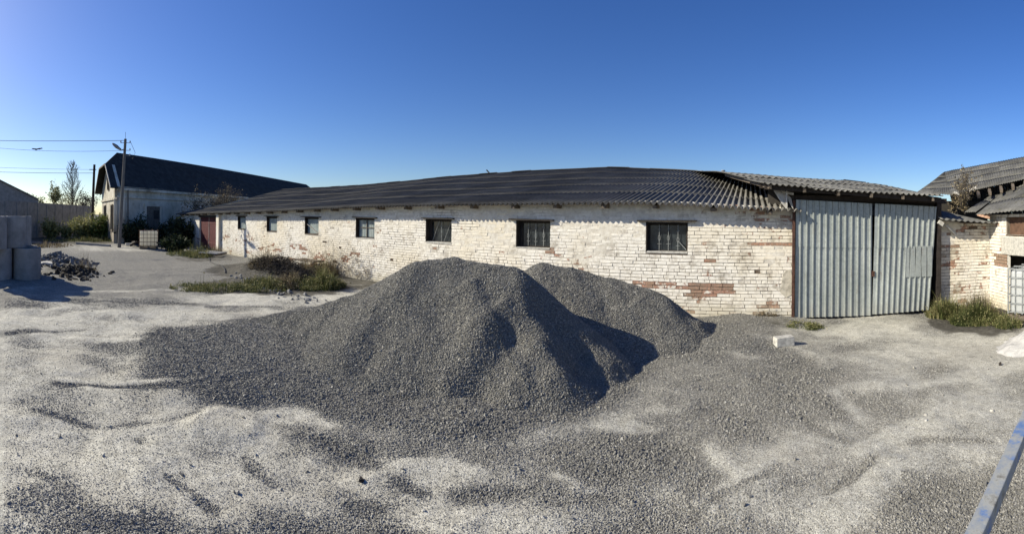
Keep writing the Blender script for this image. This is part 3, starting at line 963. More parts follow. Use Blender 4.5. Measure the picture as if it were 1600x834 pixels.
# grey cement patch by the gate post
m = MB()
pp = [(.72, .55), (.78, .95), (.86, 1.05), (.97, 1.04), (1.0, .8), (1.0, .5), (.86, .42)]
m.add([(x_, WY - .009, z_) for x_, z_ in pp] + [(x_, WY + .01, z_) for x_, z_ in pp], [tuple(range(7))[::-1]] + [(k, (k + 1) % 7, 7 + (k + 1) % 7, 7 + k) for k in range(7)])
m.build('cement_patch', simple('beige_cement_render', (.50, .46, .38), .9, .3, 9, bump=.006), barn)

# ================================================================== GATEWAY
gate = empty('gateway', (2.8, 10.0, 0), 'gateway shed with tall galvanised corrugated double gate and raised grey roof', 'shed')
GYp = 9.98
zt0 = onY(1244, 312, GYp)[2]; zt1 = onY(1361, 318, GYp)[2]; zt2 = onY(1462, 323, GYp)[2]
GX0, GXm = onY(1243, 400, GYp)[0], onY(1363, 400, GYp)[0]
gx2t, gx2b = onY(1463, 330, GYp)[0], onY(1451, 495, GYp)[0]
def leaf(xa0, xb0, xa1, xb1, z0a, z0b, z1a, z1b, yoff, n, seed):
    """bottom xa0..xb0, top xa1..xb1"""
    def S(u, v):
        x = (xa0 + (xb0 - xa0) * u) * (1 - v) + (xa1 + (xb1 - xa1) * u) * v
        z = (z0a + (z0b - z0a) * u) * (1 - v) + (z1a + (z1b - z1a) * u) * v
        y = GYp + yoff + .02 * np.sin(3 * u + 2 * v + seed) + .015 * (fbm(x, z, .6, 2, 5 + seed) - .5)
        return x, y, z
    return S
def gate_leaf(S, n, seed, label):
    V, T, Fs = [], [], []
    # trapezoid ribs
    prof_u = []
    for k in range(n):
        prof_u += [(k, 0), (k + .54, 0), (k + .66, 1), (k + .77, 1), (k + .87, 0)]
    prof_u.append((n, 0))
    U = np.array([p[0] for p in prof_u]) / n; Hh = np.array([p[1] for p in prof_u])
    base = 0
    for (v0, v1, o) in ((0, .615, 0), (.60, 1, .012)):
        vs = np.linspace(v0, v1, 9)
        uu, vv = np.meshgrid(U, vs, indexing='ij')
        x, y, z = S(uu, vv)
        y = y - .04 * Hh[:, None] - o
        V.append(np.stack([x, y, z], -1).reshape(-1, 3)); T.append(np.full(uu.size, o * 50))
        k = np.arange(uu.size).reshape(uu.shape) + base; base += uu.size
        Fs.append(np.stack([k[:-1, :-1], k[1:, :-1], k[1:, 1:], k[:-1, 1:]], -1).reshape(-1, 4))
    o = npmesh('gate_leaf', np.concatenate(V), np.concatenate(Fs), M['galv'], gate, attrs={'tone': np.concatenate(T)})
    s = o.modifiers.new('thickness', 'SOLIDIFY'); s.thickness = .0015; s.offset = 0
    o['label'] = label
    return o
lf1 = gate_leaf(leaf(GX0, GXm - .015, GX0, GXm - .02, -.005, .0, zt0, zt1, 0, 12, 1), 12, 1, 'left gate leaf of straight galvanised sheet')
lf2 = gate_leaf(leaf(GXm + .0, gx2b, GXm + .04, gx2t, .02, .05, zt1 + .0, zt2 - .0, -.03, 11, 3), 11, 3, 'right gate leaf leaning to the right with a patched middle sheet')
# patch sheet on the right leaf
m = MB()
a, b = onY(1412, 384, GYp)[0], onY(1456, 384, GYp)[0]
for k in range(5):
    x0 = a + k * (b - a) / 5
    m.box(x0, x0 + (b - a) / 5 * .82, GYp - .078, GYp - .068, onY(1430, 432, GYp)[2], onY(1430, 384, GYp)[2], j=.002)
m.build('patch_sheet', M['galv'], lf2)
m = MB(); m.tube([(GXm - .03, GYp - .05, 1.02), (GXm + .05, GYp - .06, 1.0)], .012, 6); m.box(GXm - .03, GXm + .035, GYp - .085, GYp - .06, .90, 1.0); m.build('latch', M['rust'], lf1)
m = MB(); m.box(GX0 - .075, GX0 - .02, 9.93, 10.03, -.1, 2.62); m.build('gate_post', M['rust'], gate)
m = MB(); m.box(gx2t + .02, gx2t + .14, 9.98, 10.12, -.1, 2.75); m.build('gate_post', M['darkwood'], gate)
m = MB(); m.box(GX0 - .35, gx2t + .3, 10.02, 10.18, 2.62, 2.74); m.build('beam', M['darkwood'], gate)
m = MB(); m.bar((GX0 - .02, 10.27, 2.76), (gx2t + .10, 10.27, 2.62), .06, .34); m.build('shade_panel', M['inner'], gate)  # added dark panel, stands in for the shaded gap above the gate
# dark opening behind the gate: side walls and back
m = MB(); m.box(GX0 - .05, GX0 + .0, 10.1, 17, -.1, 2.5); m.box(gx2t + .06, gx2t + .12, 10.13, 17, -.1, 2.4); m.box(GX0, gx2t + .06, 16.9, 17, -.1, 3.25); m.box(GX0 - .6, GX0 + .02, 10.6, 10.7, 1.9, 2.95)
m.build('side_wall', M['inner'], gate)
# raised roof over the gateway
gl = onY(1193, 287, 9.42); grt = onY(1474, 309, 9.42)
eg = prof([(1193, 287.5), (1225, 292), (1300, 299), (1400, 305), (1474, 309.5)], 9.42)
rg = prof([(1085, 268), (1150, 272.5), (1260, 280.5), (1320, 284), (1369, 288), (1395, 295), (1418, 301.5)], 18.8)
xg0, xg1 = gl[0], grt[0]
xr0, xr1 = onY(1085, 268, 18.8)[0], onY(1418, 302, 18.8)[0]
def S_gate(u, v):
    xe = xg0 + (xg1 - xg0) * u; xr = xr0 + (xr1 - xr0) * u
    X = xe + (xr - xe) * v; Y = 9.42 + (18.8 - 9.42) * v
    e, r = eg(xe), rg(xr)
    return X, Y, e + (r - e) * v + .03 + (fbm(X, Y, 2, 2, 77) - .5) * .08 + .10 * np.sin(np.pi * v) * (1 - u)
sheets('roof', S_gate, 4, 6, 8, .022, M['roof2'], gate, jit=.012, seed=12)
def S_gb(u, v):
    X, Y, Z = S_gate(u, np.ones_like(v))
    return X, Y + 6 * v, Z - 1.2 * v
sheets('roof_back', S_gb, 3, 2, 8, .022, M['roof2'], gate, seed=13)
# purlins and rafters under it
m = MB()
for Yp in (9.62, 9.98):
    v = (Yp - 9.42) / 9.38
    a = np.array([float(q) for q in S_gate(np.array(.02), np.array(v))]); b = np.array([float(q) for q in S_gate(np.array(.99), np.array(v))])
    m.bar(a - (0, 0, .09), b - (0, 0, .09), .09, .11)
m.build('purlin', M['darkwood'], gate)
for k in range(6):
    u = .04 + k * .18
    a = np.array([float(q) for q in S_gate(np.array(u), np.array(.006))]); b = np.array([float(q) for q in S_gate(np.array(u), np.array(.5))])
    m = MB(); m.bar(a - (0, 0, .07), b - (0, 0, .07), .06, .09); m.build('rafter', M['timber'], gate)
# pale broken boards in the gap between the two roofs
def quadplate(name, P4, th, mat, parent):
    P4 = [np.array(p, float) for p in P4]
    n = np.cross(P4[1] - P4[0], P4[3] - P4[0]); n = n / np.linalg.norm(n) * th
    return MB().hexa([*(p for p in P4), *(p + n for p in P4)]).build(name, mat, parent)
quadplate('gable_board', [onY(1205, 290, 9.95), onY(1228, 296, 9.95), onY(1228, 325, 9.80), onY(1222, 318, 9.80)], .02, M['tin'], gate)
quadplate('gable_board', [onY(1230, 303, 9.9), onY(1236, 309, 9.9), onY(1240, 326, 9.8), onY(1233, 314, 9.8)], .02, M['palewood'], gate)
m = MB(); m.bar(onY(1229, 298, 9.78), onY(1229, 326, 9.78), .035, .035); m.bar(onY(1222, 300, 9.86), onY(1240, 303, 9.86), .04, .05); m.build('strut', M['palewood'], gate)
m = MB(); m.box(GX0 - .33, GX0 - .05, 10.0, 10.06, 2.45, 2.92); m.build('gable_infill', M['inner'], gate)

# ================================================================== BRICK ANNEX beyond the gate
annex = empty('brick_annex', (5.3, 10.2, 0), 'low whitewashed brick annex between the metal gate and the ruined barn corner', 'annex')
AX0 = gx2t + .14; CX = onY(1546, 440, 10.2)[0]
AT = lambda u: 2.18 - .03 * u
brick_wall('wall', (AX0, 10.2), (1, 0), (0, -1), CX - AX0, -.12, AT, [], M['wall2'], annex, 21,
           lambda u, z: min(1, max(0, (float(fbm(u + 50, z, .6, 3, 7)) - .5) * 3 + .15)), lambda u, z: .12 + (.4 if abs(z - 1.85) < .05 or abs(z - 1.5) < .04 or abs(z - 1.05) < .04 else 0) + .5 * float(sst(.55, .72, fbm(u + 20, z * 3, .7, 4, 137))))
def S_ax(u, v):
    X = AX0 - .1 + (CX + .35 - AX0) * u
    return X, 9.74 + 1.68 * v, 2.20 - .08 * u + v * (.42 - .30 * u)
sheets('roof', S_ax, 1, 1, 11, .02, M['roof2'], annex, seed=31)
def S_ax2(u, v):
    X = AX0 - .05 + (CX + .1 - AX0) * u
    return X, 11.2 + 2.0 * v, 2.56 - .35 * u + v * .12
sheets('roof_upper', S_ax2, 1, 1, 11, .02, M['roof2'], annex, seed=32)
m = MB(); m.bar(onY(1466, 346, 9.95), onY(1473, 351, 9.95), .09, .1); m.bar(onY(1479, 352, 10.0), onY(1494, 366, 10.12), .03, .07); m.build('bracket', M['palewood'], annex)
m = MB(); m.box(AX0, CX + .3, 10.25, 13, 1.9, 2.1); m.build('loft_floor', M['inner'], annex)

# ================================================================== RUINED BARN on the right
ruin = empty('ruined_barn', (8.5, 12, 0), 'ruined brick barn with a sagging broken grey roof at the right edge', 'barn')
# return wall along X = CX, running towards the viewer
y_of = lambda px: CX / math.tan((px - 1170) / F)
u_of = lambda px: 10.2 - y_of(px)
hole_d = (u_of(1574), 4.2, .02 + .0, 1.36)
hole_w = (u_of(1571), 3.4, 1.86, 2.30)
hole_d2 = (u_of(1574), 4.2, .60, 1.36)
def bare_ret(u, z):
    return 1.6 if (.28 < u < hole_d[0] + .02 and .98 < z < 1.36) else 0
brick_wall('wall', (CX, 10.2), (0, -1), (-1, 0), 5.2, -.12, lambda u: 2.36, [hole_d, hole_w], M['wall2'], ruin, 22,
           lambda u, z: .8 if 1.38 < z < 1.8 and u > .8 else min(1, max(0, (float(fbm(u + 80, z, .6, 3, 9)) - .5) * 3)), bare_ret, rev=-.10)
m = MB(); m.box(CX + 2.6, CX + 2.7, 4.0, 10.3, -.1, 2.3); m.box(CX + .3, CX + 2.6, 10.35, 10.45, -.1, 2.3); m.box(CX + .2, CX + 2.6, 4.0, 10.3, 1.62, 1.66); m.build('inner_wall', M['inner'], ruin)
m = MB(); m.box(CX - .012, CX + .1, 10.2 - 4.4, 10.2 - hole_d[0] + .25, 1.37, 1.80, j=.003); m.build('lintel', M['block'], ruin)
m = MB(); m.box(CX + .10, CX + .14, 10.2 - hole_w[1], 10.2 - hole_w[0], hole_w[2], hole_w[3]); sh = m.build('window', simple('brown_boarded_window', (.13, .075, .05), .85, .3, 8), ruin)
m = MB(); m.box(CX + .03, CX + .10, 10.2 - hole_w[0] - .06, 10.2 - hole_w[0] - .005, 1.78, 2.34); m.build('frame', M['timber'], sh)
# near lower roof over the return wall
e0 = far(1524, 335, 11.9); e1 = far(1600, 326.5, 10.05); e2 = e1 + (e1 - e0) * 1.4
n0 = far(1583, 283.5, 15.6); n1 = far(1640, 262, 13.5); n1 = n1 + (n1 - n0) * 1.2
def bil(a, b, c, d, bow=0):
    def S(u, v):
        P = [a[i] * (1 - u) * (1 - v) + b[i] * u * (1 - v) + d[i] * (1 - u) * v + c[i] * u * v for i in range(3)]
        P[2] = P[2] + (fbm(P[0] * 1.0, P[1], 1.6, 2, 55) - .5) * .12 + bow * np.sin(np.pi * v)
        return P
    return S
sheets('roof_lower', bil(e0, e2, n1, n0, -.05), 4, 3, 8, .011, M['roof4'], ruin, step=.004, jit=.004, seed=41)
ea = far(1507, 331, 12.6)
nb = far(1560, 298, 15.0)
sheets('roof_shard', bil(ea, e0 + np.array([.02, .02, .08]), far(1568, 300, 14.6), nb), 1, 2, 6, .011, M['roof4'], ruin, step=.004, jit=.004, seed=42)
# upper roof
A_, B_ = far(1476, 269, 20), far(1600, 247.5, 17.6)
Am, Bm = far(1476, 269, 20), far(1660, 234, 16.5)
E1, E2 = far(1486, 305, 14.6), far(1604, 280, 13.4); E3 = far(1660, 268, 12.8)
C_ = far(1428, 304, 17)
def S_up(u, v):
    P = bil(E1, E3, Bm, Am)(u, v)
    return P
sheets('roof_upper', S_up, 6, 4, 8, .011, M['roof4'], ruin, step=.004, jit=.004, seed=43)
C2 = far(1500, 322, 17.5)
sheets('roof_hip', bil(C_, E1, Am + np.array([.03, 0, 0]), Am), 2, 4, 8, .011, M['roof4'], ruin, step=.004, jit=.004, seed=44)
# far slope, with a hole letting the sky in
G1, G2 = Am + np.array([2.4, 3.5, -2.2]), Bm + np.array([3.6, 3.2, -2.2])
hc = far(1535, 300, 20.5)
def S_far(u, v):
    P = bil(Am + np.array([0, .02, -.05]), Bm + np.array([0, .02, -.05]), G2, G1)(u, v)
    return P
sheets('roof_back', S_far, 12, 8, 3, .02, M['roof3'], ruin, seed=45, skip=lambda u, v: False)
# rafters showing in the gap
m = MB()
for k in range(9):
    u = .06 + k * .105
    a = np.array([float(q) for q in S_up(np.array(u), np.array(-.10))]); b = np.array([float(q) for q in S_up(np.array(u), np.array(.8))])
    m.bar(a - (0, 0, .10 + .05 * random.random()), b - (0, 0, .10), .08, .10)
m.build('rafters', M['timber'], ruin)
m = MB(); m.bar(far(1514, 298, 14.2), far(1525, 292, 14.2), .05, .1); m.build('broken_board', M['palewood'], ruin); m = MB(); m.bar(far(1490, 300, 14.3), far(1500, 304, 14.3), .06, .06); m.build('broken_board', M['palewood'], ruin)
quadplate('gable_board', [far(1528, 337, 11.75), far(1547, 342, 11.45), far(1547, 334, 11.5), far(1528, 335, 11.75)], .03, M['redbrick'], ruin)
m = MB()
w0 = far(1474, 330, 17.2); 
m.box(6.2, 10.5, 17.8, 18.0, -.1, 3.1); m.build('back_wall', M['inner'], ruin)
m = MB()
m.tube([far(1530, 263, 18.6) + np.array([0, 0, -.3]), far(1535, 261, 18.6) + np.array([0, 0, .05])], .02, 5)
m.bar(far(1531, 263.5, 18.9), far(1537, 264, 18.7), .08, .05); m.build('ridge_stub', M['darkwood'], ruin)

# ================================================================== LEFT BUILDING
hb = empty('barn', (-33, 6, 0), 'tall plastered barn with dark half-hipped roof at the far left behind the lamp pole', 'barn')
K = np.array([-32.6, 5.3]); av = np.array([-.571, .821]); gv = np.array([-1.0, 0.0]); LW = 47.0; GW = 9.0
outv = np.array([.821, .571])
def pt(t, s, z, o=0): # t along the long side, s along the gable
    q = K + av * t + gv * s + outv * o
    return (q[0], q[1], z)
EZ = 4.22; RZ = 7.4
m = MB()
m.add([pt(0, 0, -.1), pt(LW, 0, -.1), pt(LW, 0, EZ), pt(0, 0, EZ), pt(0, 0, -.1, -.3), pt(LW, 0, -.1, -.3), pt(LW, 0, EZ, -.3), pt(0, 0, EZ, -.3)],
      [(0, 1, 2, 3), (7, 6, 5, 4), (3, 2, 6, 7), (1, 5, 6, 2)])
m.build('long_wall', M['plaster'], hb)
m = MB()
zc = RZ - 1.0
gp = [(0, -.1), (GW, -.1), (GW, EZ), (GW / 2 + 1.7, EZ + 1.9), (GW / 2 - 1.7, EZ + 1.9), (0, EZ)]
m.add([pt(0, s, z) for s, z in gp] + [pt(.3, s, z) for s, z in gp], [(5, 4, 3, 2, 1, 0), (6, 7, 8, 9, 10, 11)] + [(k, (k + 1) % 6, 6 + (k + 1) % 6, 6 + k) for k in range(6)])
m.build('gable_wall', M['plaster'], hb)
m = MB(); m.add([pt(0, GW, -.1), pt(LW, GW, -.1), pt(LW, GW, EZ), pt(0, GW, EZ)], [(3, 2, 1, 0)]); m.add([pt(LW, 0, -.1), pt(LW, GW, -.1), pt(LW, GW, EZ), pt(LW, 0, EZ)], [(0, 1, 2, 3)]); m.build('far_wall', M['plaster'], hb)
# roof as thick slabs
def slab(pts, th=.07):
    n = len(pts)
    mb = MB(); mb.add(list(pts) + [(p[0], p[1], p[2] - th) for p in pts], [tuple(range(n)), tuple(range(2 * n - 1, n - 1, -1))] + [(k, n + k, n + (k + 1) % n, (k + 1) % n) for k in range(n)])
    return mb
gy_ = np.array([0, -1.0]) # gable overhang
def rp(t, s, z, o=0, g=0):
    q = K + av * t + gv * s + outv * o + gy_ * g
    return (q[0], q[1], z)
sl = (RZ - EZ + .1) / (GW / 2 + .5)
hw = 1.95; hz = RZ - sl * hw
HG = .6
rs = .9
Ea = rp(0, -.5, EZ - .1, 0, HG); Eb = rp(LW + .5, -.5, EZ - .1)
Ha = rp(0, GW / 2 - hw, hz, 0, HG); Hb = rp(0, GW / 2 + hw, hz, 0, HG)
Ra = rp(rs, GW / 2, RZ); Rb = rp(LW - 4, GW / 2, RZ - .05)
Fa_ = rp(0, GW + .5, EZ - .1, 0, HG); Fb = rp(LW + .5, GW + .5, EZ - .1)
slab([Ea, Eb, Rb, Ra, Ha]).build('roof', M['roof3'], hb)
slab([Ha, Ra, Hb]).build('roof_hip', M['roof3'], hb)
slab([Fa_, Hb, Ra, Rb, Fb]).build('roof_back', M['roof3'], hb)
slab([Eb, Fb, Rb]).build('roof_end', M['roof3'], hb)
m = MB(); m.bar(Fa_, Hb, .05, .14); m.build('bargeboard', M['timber'], hb); m = MB(); m.bar(Ea, Ha, .05, .12); m.build('bargeboard', M['palewood'], hb)
m = MB(); m.bar(Ha, Hb, .08, .12); m.build('bargeboard', M['timber'], hb)
m = MB(); m.bar(rp(0, -.1, 3.35, .0, .06), rp(0, GW, 3.35, 0, .06), .1, .16); m.bar(rp(0, 0, 3.45, .05), rp(LW, 0, 3.45, .05), .12, .14); m.bar(rp(0, 0, EZ - .2, .1), rp(LW, 0, EZ - .2, .1), .22, .2); m.build('cornice', M['plaster'], hb)
for t in (.4,):
    m = MB(); m.bar(rp(t, 0, -.1, .05), rp(t, 0, 3.4, .05), .4, .12); m.bar(rp(0, .25, -.1, 0, .05), rp(0, .25, 3.3, 0, .05), .35, .10); m.build('pilaster', M['plaster'], hb)
m = MB(); m.tube([rp(.9, 0, 4.0, .2), rp(.95, 0, 1.0, .2), rp(.95, 0, .0, .25)], .06, 6); m.build('downpipe', M['pole'], hb)
m = MB(); m.bar(rp(3.15, 0, 1.4, .02), rp(4.75, 0, 1.4, .02), .06, 2.8); dd = m.build('door', M['timber'], hb)
m = MB(); m.bar(rp(4.0, 0, 2.15, .06), rp(4.6, 0, 2.15, .06), .05, .7); m.build('hatch', M['inner'], dd)
m = MB(); m.bar(rp(2.9, 0, 2.9, .05), rp(5.0, 0, 2.9, .05), .1, .2); m.bar(rp(3.0, 0, 0, .05), rp(3.0, 0, 2.8, .05), .22, .1); m.bar(rp(4.9, 0, 0, .05), rp(4.9, 0, 2.8, .05), .22, .1); m.build('surround', M['plaster'], dd)
for s, z0, z1, w in ((1.9, .9, 2.9, .9), (6.1, .9, 2.9, .9), (4.2, 4.2, 5.5, .7)):
    m = MB(); m.bar(rp(0, s, (z0 + z1) / 2, 0, .02), rp(0, s + w, (z0 + z1) / 2, 0, .02), .05, z1 - z0); wd = m.build('window', M['glass'], hb)
    m = MB()
    for q in (0, w):
        m.bar(rp(0, s + q, z0, 0, .06), rp(0, s + q, z1, 0, .06), .1, .06)
    m.bar(rp(0, s, z1, 0, .06), rp(0, s + w, z1, 0, .06), .06, .1); m.bar(rp(0, s, z0, 0, .07), rp(0, s + w, z0, 0, .07), .06, .1)
    m.build('frame', M['timber'], wd)
for t in (16, 17.2, 22, 27):
    m = MB(); m.bar(rp(t, 0, 2.2, .02), rp(t + 1, 0, 2.2, .02), .05, 1.3); m.build('window', M['glass'], hb)

# ================================================================== YARD WALL and what lies beyond it
fa, fb = far(-60, 309, 31), far(147, 322.5, 54)
fence = empty('concrete_fence', tuple(((fa + fb) / 2)[:2]) + (0,), 'long dark grey concrete panel fence along the far left side of the yard', 'fence')
n = 14
for k in range(n):
    a = fa + (fb - fa) * k / n; b = fa + (fb - fa) * (k + 1) / n
    d = (b - a)[:2] / np.linalg.norm((b - a)[:2])
    ztop = (a[2] + b[2]) / 2
    m = MB(); m.bar((a[0] + d[0] * .09, a[1] + d[1] * .09, ztop / 2 - .1), (b[0] - d[0] * .09, b[1] - d[1] * .09, ztop / 2 - .1), .14, ztop + .2); m.build('panel', M['concd'], fence)
    m = MB(); m.bar((a[0], a[1], -.2), (a[0], a[1], ztop - .03), .18, .24); m.build('fence_post', M['concd'], fence)

fr_ = empty('distant_shed', tuple(far(0, 300, 62)[:2]) + (0,), 'grey gabled shed roof beyond the fence at the far left edge', 'shed')
p1, p2 = far(-25, 268, 60), far(60, 310, 60)
p0 = p1 + (p1 - p2) * np.array([1, 1, -1.0]); bk = np.array([-16, -.5, 0.0])
slab([tuple(p2), tuple(p2 + bk), tuple(p1 + bk), tuple(p1)], .15).build('roof', M['roof2'], fr_)
slab([tuple(p1), tuple(p1 + bk), tuple(p0 + bk), tuple(p0)], .15).build('roof_back', M['roof2'], fr_)
m = MB(); m.add([tuple(p0 + (-.3, 0, -.1)), (p0[0] - .3, p0[1], 0), (p2[0] - .3, p2[1], 0), tuple(p2 + (-.3, 0, -.1)), tuple(p1 + (-.3, 0, -.15))], [(0, 1, 2, 3, 4)]); m.build('gable_wall', M['concd'], fr_)

# ------------------------------------------------------------------ vegetation builders
def quads_from(Pc, Dx, Dy):
    V = np.stack([Pc - Dx - Dy * .2, Pc + Dx * 0 - Dy, Pc + Dx - Dy * .1, Pc + Dy], 1)
    return V
def leaves(P, size, tone):
    n = len(P)
    a = rng.normal(size=(n, 3)); a /= np.linalg.norm(a, axis=1, keepdims=True)
    b = np.cross(a, rng.normal(size=(n, 3))); b /= np.linalg.norm(b, axis=1, keepdims=True)
    s = (size * rng.uniform(.6, 1.3, n))[:, None]
    V = quads_from(P, a * s * .5, b * s).reshape(-1, 3)
    return V, np.arange(n * 4).reshape(-1, 4), np.repeat(tone, 4)
def blades(P, h, lean, w, tone):
    """P (n,3) roots; curved grass blades: 3 segments, quads + tip"""
    n = len(P)
    th = rng.uniform(0, 2 * np.pi, n)
    d = np.stack([np.cos(th), np.sin(th), np.zeros(n)], -1); s = np.stack([-np.sin(th), np.cos(th), np.zeros(n)], -1)
    k = lean[:, None]
    c = []
    for t in (0, .4, .75, 1.0):
        c.append(P + np.array([0, 0, 1.0]) * (h * (t - .25 * np.clip(lean, 0, 1) * t * t))[:, None] + d * (h[:, None] * k * t * t))
    V = []
    for q, ww in zip(c, (1, .8, .5, .06)):
        V += [q - s * (w[:, None] * ww), q + s * (w[:, None] * ww)]
    V = np.stack(V, 1).reshape(-1, 3)
    b = (np.arange(n) * 8)[:, None]
    F_ = np.concatenate([b + np.array([[0, 1, 3, 2]]), b + np.array([[2, 3, 5, 4]]), b + np.array([[4, 5, 7, 6]])])
    return V, F_, np.repeat(tone, 8)
def join(parts):
    V, F_, T, base = [], [], [], 0
    for v, f, t in parts:
        V.append(v); F_.append(f + base); T.append(t); base += len(v)
    return np.concatenate(V), np.concatenate(F_), np.concatenate(T)
def clump(name, cx, cy, rx, ry, n, h, mat, label, cat, group=None, lean=.5, w=.006, shape=1, kind=None, leafn=0, leafs=.05, ang=0, seedheads=0):
    r = np.sqrt(rng.random(n)); th = rng.uniform(0, 2 * np.pi, n)
    a, b = r * np.cos(th) * rx, r * np.sin(th) * ry
    ca, sa = math.cos(ang), math.sin(ang)
    x, y = cx + a * ca - b * sa, cy + a * sa + b * ca
    keep = rng.random(n) < .06 + 2.6 * (fbm(x, y, .32, 3, int(abs(cx * 7)) % 50) - .32)
    x, y, r = x[keep], y[keep], r[keep]
    z = ground_z(x, y)
    hh = h * rng.uniform(.45, 1.1, len(x)) * (1 - .55 * r ** 2 * shape) * (.25 + 1.8 * fbm(x, y, .4, 2, 3) ** 1.6) * np.where(rng.random(len(x)) < .05, 1.7, 1)
    parts = [blades(np.stack([x, y, z - .01], -1), hh, rng.uniform(0, lean, len(x)), np.full(len(x), w), np.clip(rng.random(len(x)) ** 1.2 * .9 + .9 * (fbm(x, y, .45, 2, 9) - .45), 0, 1))]
    if leafn:
        i = rng.integers(0, len(x), leafn); t = rng.random(leafn)
        P = np.stack([x[i] + rng.normal(0, .06, leafn), y[i] + rng.normal(0, .06, leafn), z[i] + hh[i] * t], -1)
        parts.append(leaves(P, leafs, np.clip(.2 + .6 * t + rng.normal(0, .12, leafn), 0, 1)))
    V, F_, T = join(parts)
    o = npmesh(name, V, F_, mat, attrs={'tone': T})
    return tag(o, label, cat, group, kind)

def branch(mb, p, d, length, r, depth, tips, spread=.5, up=.15, seg_=3, kids=3):
    p = np.array(p, float); d = np.array(d, float); d /= np.linalg.norm(d)
    pts = [p.copy()]
    for k in range(seg_):
        d = d + rng.normal(0, .10, 3) + np.array([0, 0, up * .3]); d /= np.linalg.norm(d)
        p = p + d * length / seg_; pts.append(p.copy())
        if depth == 0: tips.append(p.copy())
    mb.tube(pts, r, 5 if depth else 3, r1=r * .55, cap=False)
    if depth > 0:
        for k in range(kids):
            t = rng.uniform(.35, 1.0); i = min(seg_ - 1, int(t * seg_))
            q = pts[i] + (pts[i + 1] - pts[i]) * (t * seg_ - i)
            nd = d + rng.normal(0, spread, 3) + np.array([0, 0, up])
            branch(mb, q, nd, length * rng.uniform(.5, .75), r * .5, depth - 1, tips, spread, up, seg_, kids)
    tips.append(p.copy())

def tree(name, base, h, label, cat, group, leafmat=None, leafn=0, leafs=.1, depth=3, kids=4, spread=.45, trunk_r=.1, up=.3, multi=1, lh=.5):
    e = empty(name, tuple(base), label, cat, group)
    mb, tips = MB(), []
    for m_ in range(multi):
        d = np.array([rng.normal(0, .12 * (multi > 1) * 3), rng.normal(0, .12 * (multi > 1) * 3), 1.0])
        branch(mb, base, d, h * lh, trunk_r / math.sqrt(multi), depth, tips, spread, up, 4, kids)
    mb.build('trunk', M['bark'], e)
    if leafn:
        tips = np.array(tips)
        i = rng.integers(0, len(tips), leafn)
        P = tips[i] + rng.normal(0, h * .025, (leafn, 3))
        V, F_, T = leaves(P, np.full(leafn, leafs) , rng.random(leafn))
        npmesh('crown', V, F_, leafmat, e, attrs={'tone': T})
    return e

def bush(name, c, rx, rz, n, ls, mat, label, cat, group, stems=14):
    """lumpy shrub: stems fanning out with leaf clusters"""
    e = empty(name, (c[0], c[1], 0), label, cat, group)
    mb = MB(); P = []
    for k in range(stems):
        th = rng.uniform(0, 2 * np.pi); rr = rng.uniform(.2, 1) * rx
        hgt = rz * rng.uniform(.55, 1.1) * (1 - .45 * (rr / rx) ** 2)
        tip = np.array([c[0] + rr * math.cos(th), c[1] + rr * math.sin(th), hgt])
        root = np.array([c[0] + .3 * rr * math.cos(th), c[1] + .3 * rr * math.sin(th), -.02])
        mid = (root + tip) / 2 + np.array([0, 0, .1 * rz])
        mb.tube([root, mid, tip], .018, 4, r1=.005, cap=False)
        q = max(8, n // stems)
        t = rng.uniform(.12, 1, q)[:, None]
        pts = np.where(t < .5, root + (mid - root) * t * 2, mid + (tip - mid) * (t * 2 - 1))
        P.append(pts + rng.normal(0, 1, (q, 3)) * np.array([rx * .16, rx * .16, rz * .08]))
    mb.build('stems', M['twig'], e)
    P = np.concatenate(P); P = P[P[:, 2] > 0]
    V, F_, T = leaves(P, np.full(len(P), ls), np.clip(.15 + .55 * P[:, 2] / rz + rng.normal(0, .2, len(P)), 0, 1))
    npmesh('foliage', V, F_, mat, e, attrs={'tone': T})
    return e

# trees behind the fence
b = far(113, 355, 72); b[2] = 0
te = empty('tree', tuple(b), 'tall bare tree with fine upright branches behind the concrete fence', 'tree')
mb = MB(); HT = 10.9
mb.tube([b + np.array([.12 * math.sin(k), .1 * math.cos(2 * k), HT * k / 6]) for k in range(7)], .17, 6, r1=.02, cap=False)
for k in range(64):
    t = .22 + .76 * (k / 64) ** .9
    az_ = k * 2.4 + rng.uniform(-.4, .4); ln_ = (2.7 * (1 - t) ** .6 + .35) * rng.uniform(.75, 1.15) * (1 if t > .35 else .8)
    p = b + np.array([0, 0, HT * t * .96]); pts = [p.copy()]
    d = np.array([math.cos(az_), math.sin(az_), .75])
    for q in range(5):
        d = d + np.array([0, 0, .16]) + rng.normal(0, .07, 3); d /= np.linalg.norm(d)
        p = p + d * ln_ / 5; pts.append(p.copy())
        for w in range(3):
            dd = d + rng.normal(0, .45, 3) + np.array([0, 0, .25]); dd /= np.linalg.norm(dd)
            l_ = ln_ * rng.uniform(.18, .42)
            e_ = p + dd * l_ * .5; f_ = e_ + (dd + rng.normal(0, .25, 3) + (0, 0, .2)) * l_ * .5
            mb.tube([p, e_, f_], .022, 3, r1=.010, cap=False)
    mb.tube(pts, .05 * (1.25 - t), 4, r1=.014, cap=False)
mb.build('branches', M['bark'], te)
b = far(76, 350, 66); b[2] = 0
tree('tree', b, 7.2, 'slim birch-like tree with sparse pale leaves left of the tall bare tree', 'tree', None, M['pale'], 900, .14, depth=3, kids=4, spread=.4, trunk_r=.10, up=.4, lh=.5)
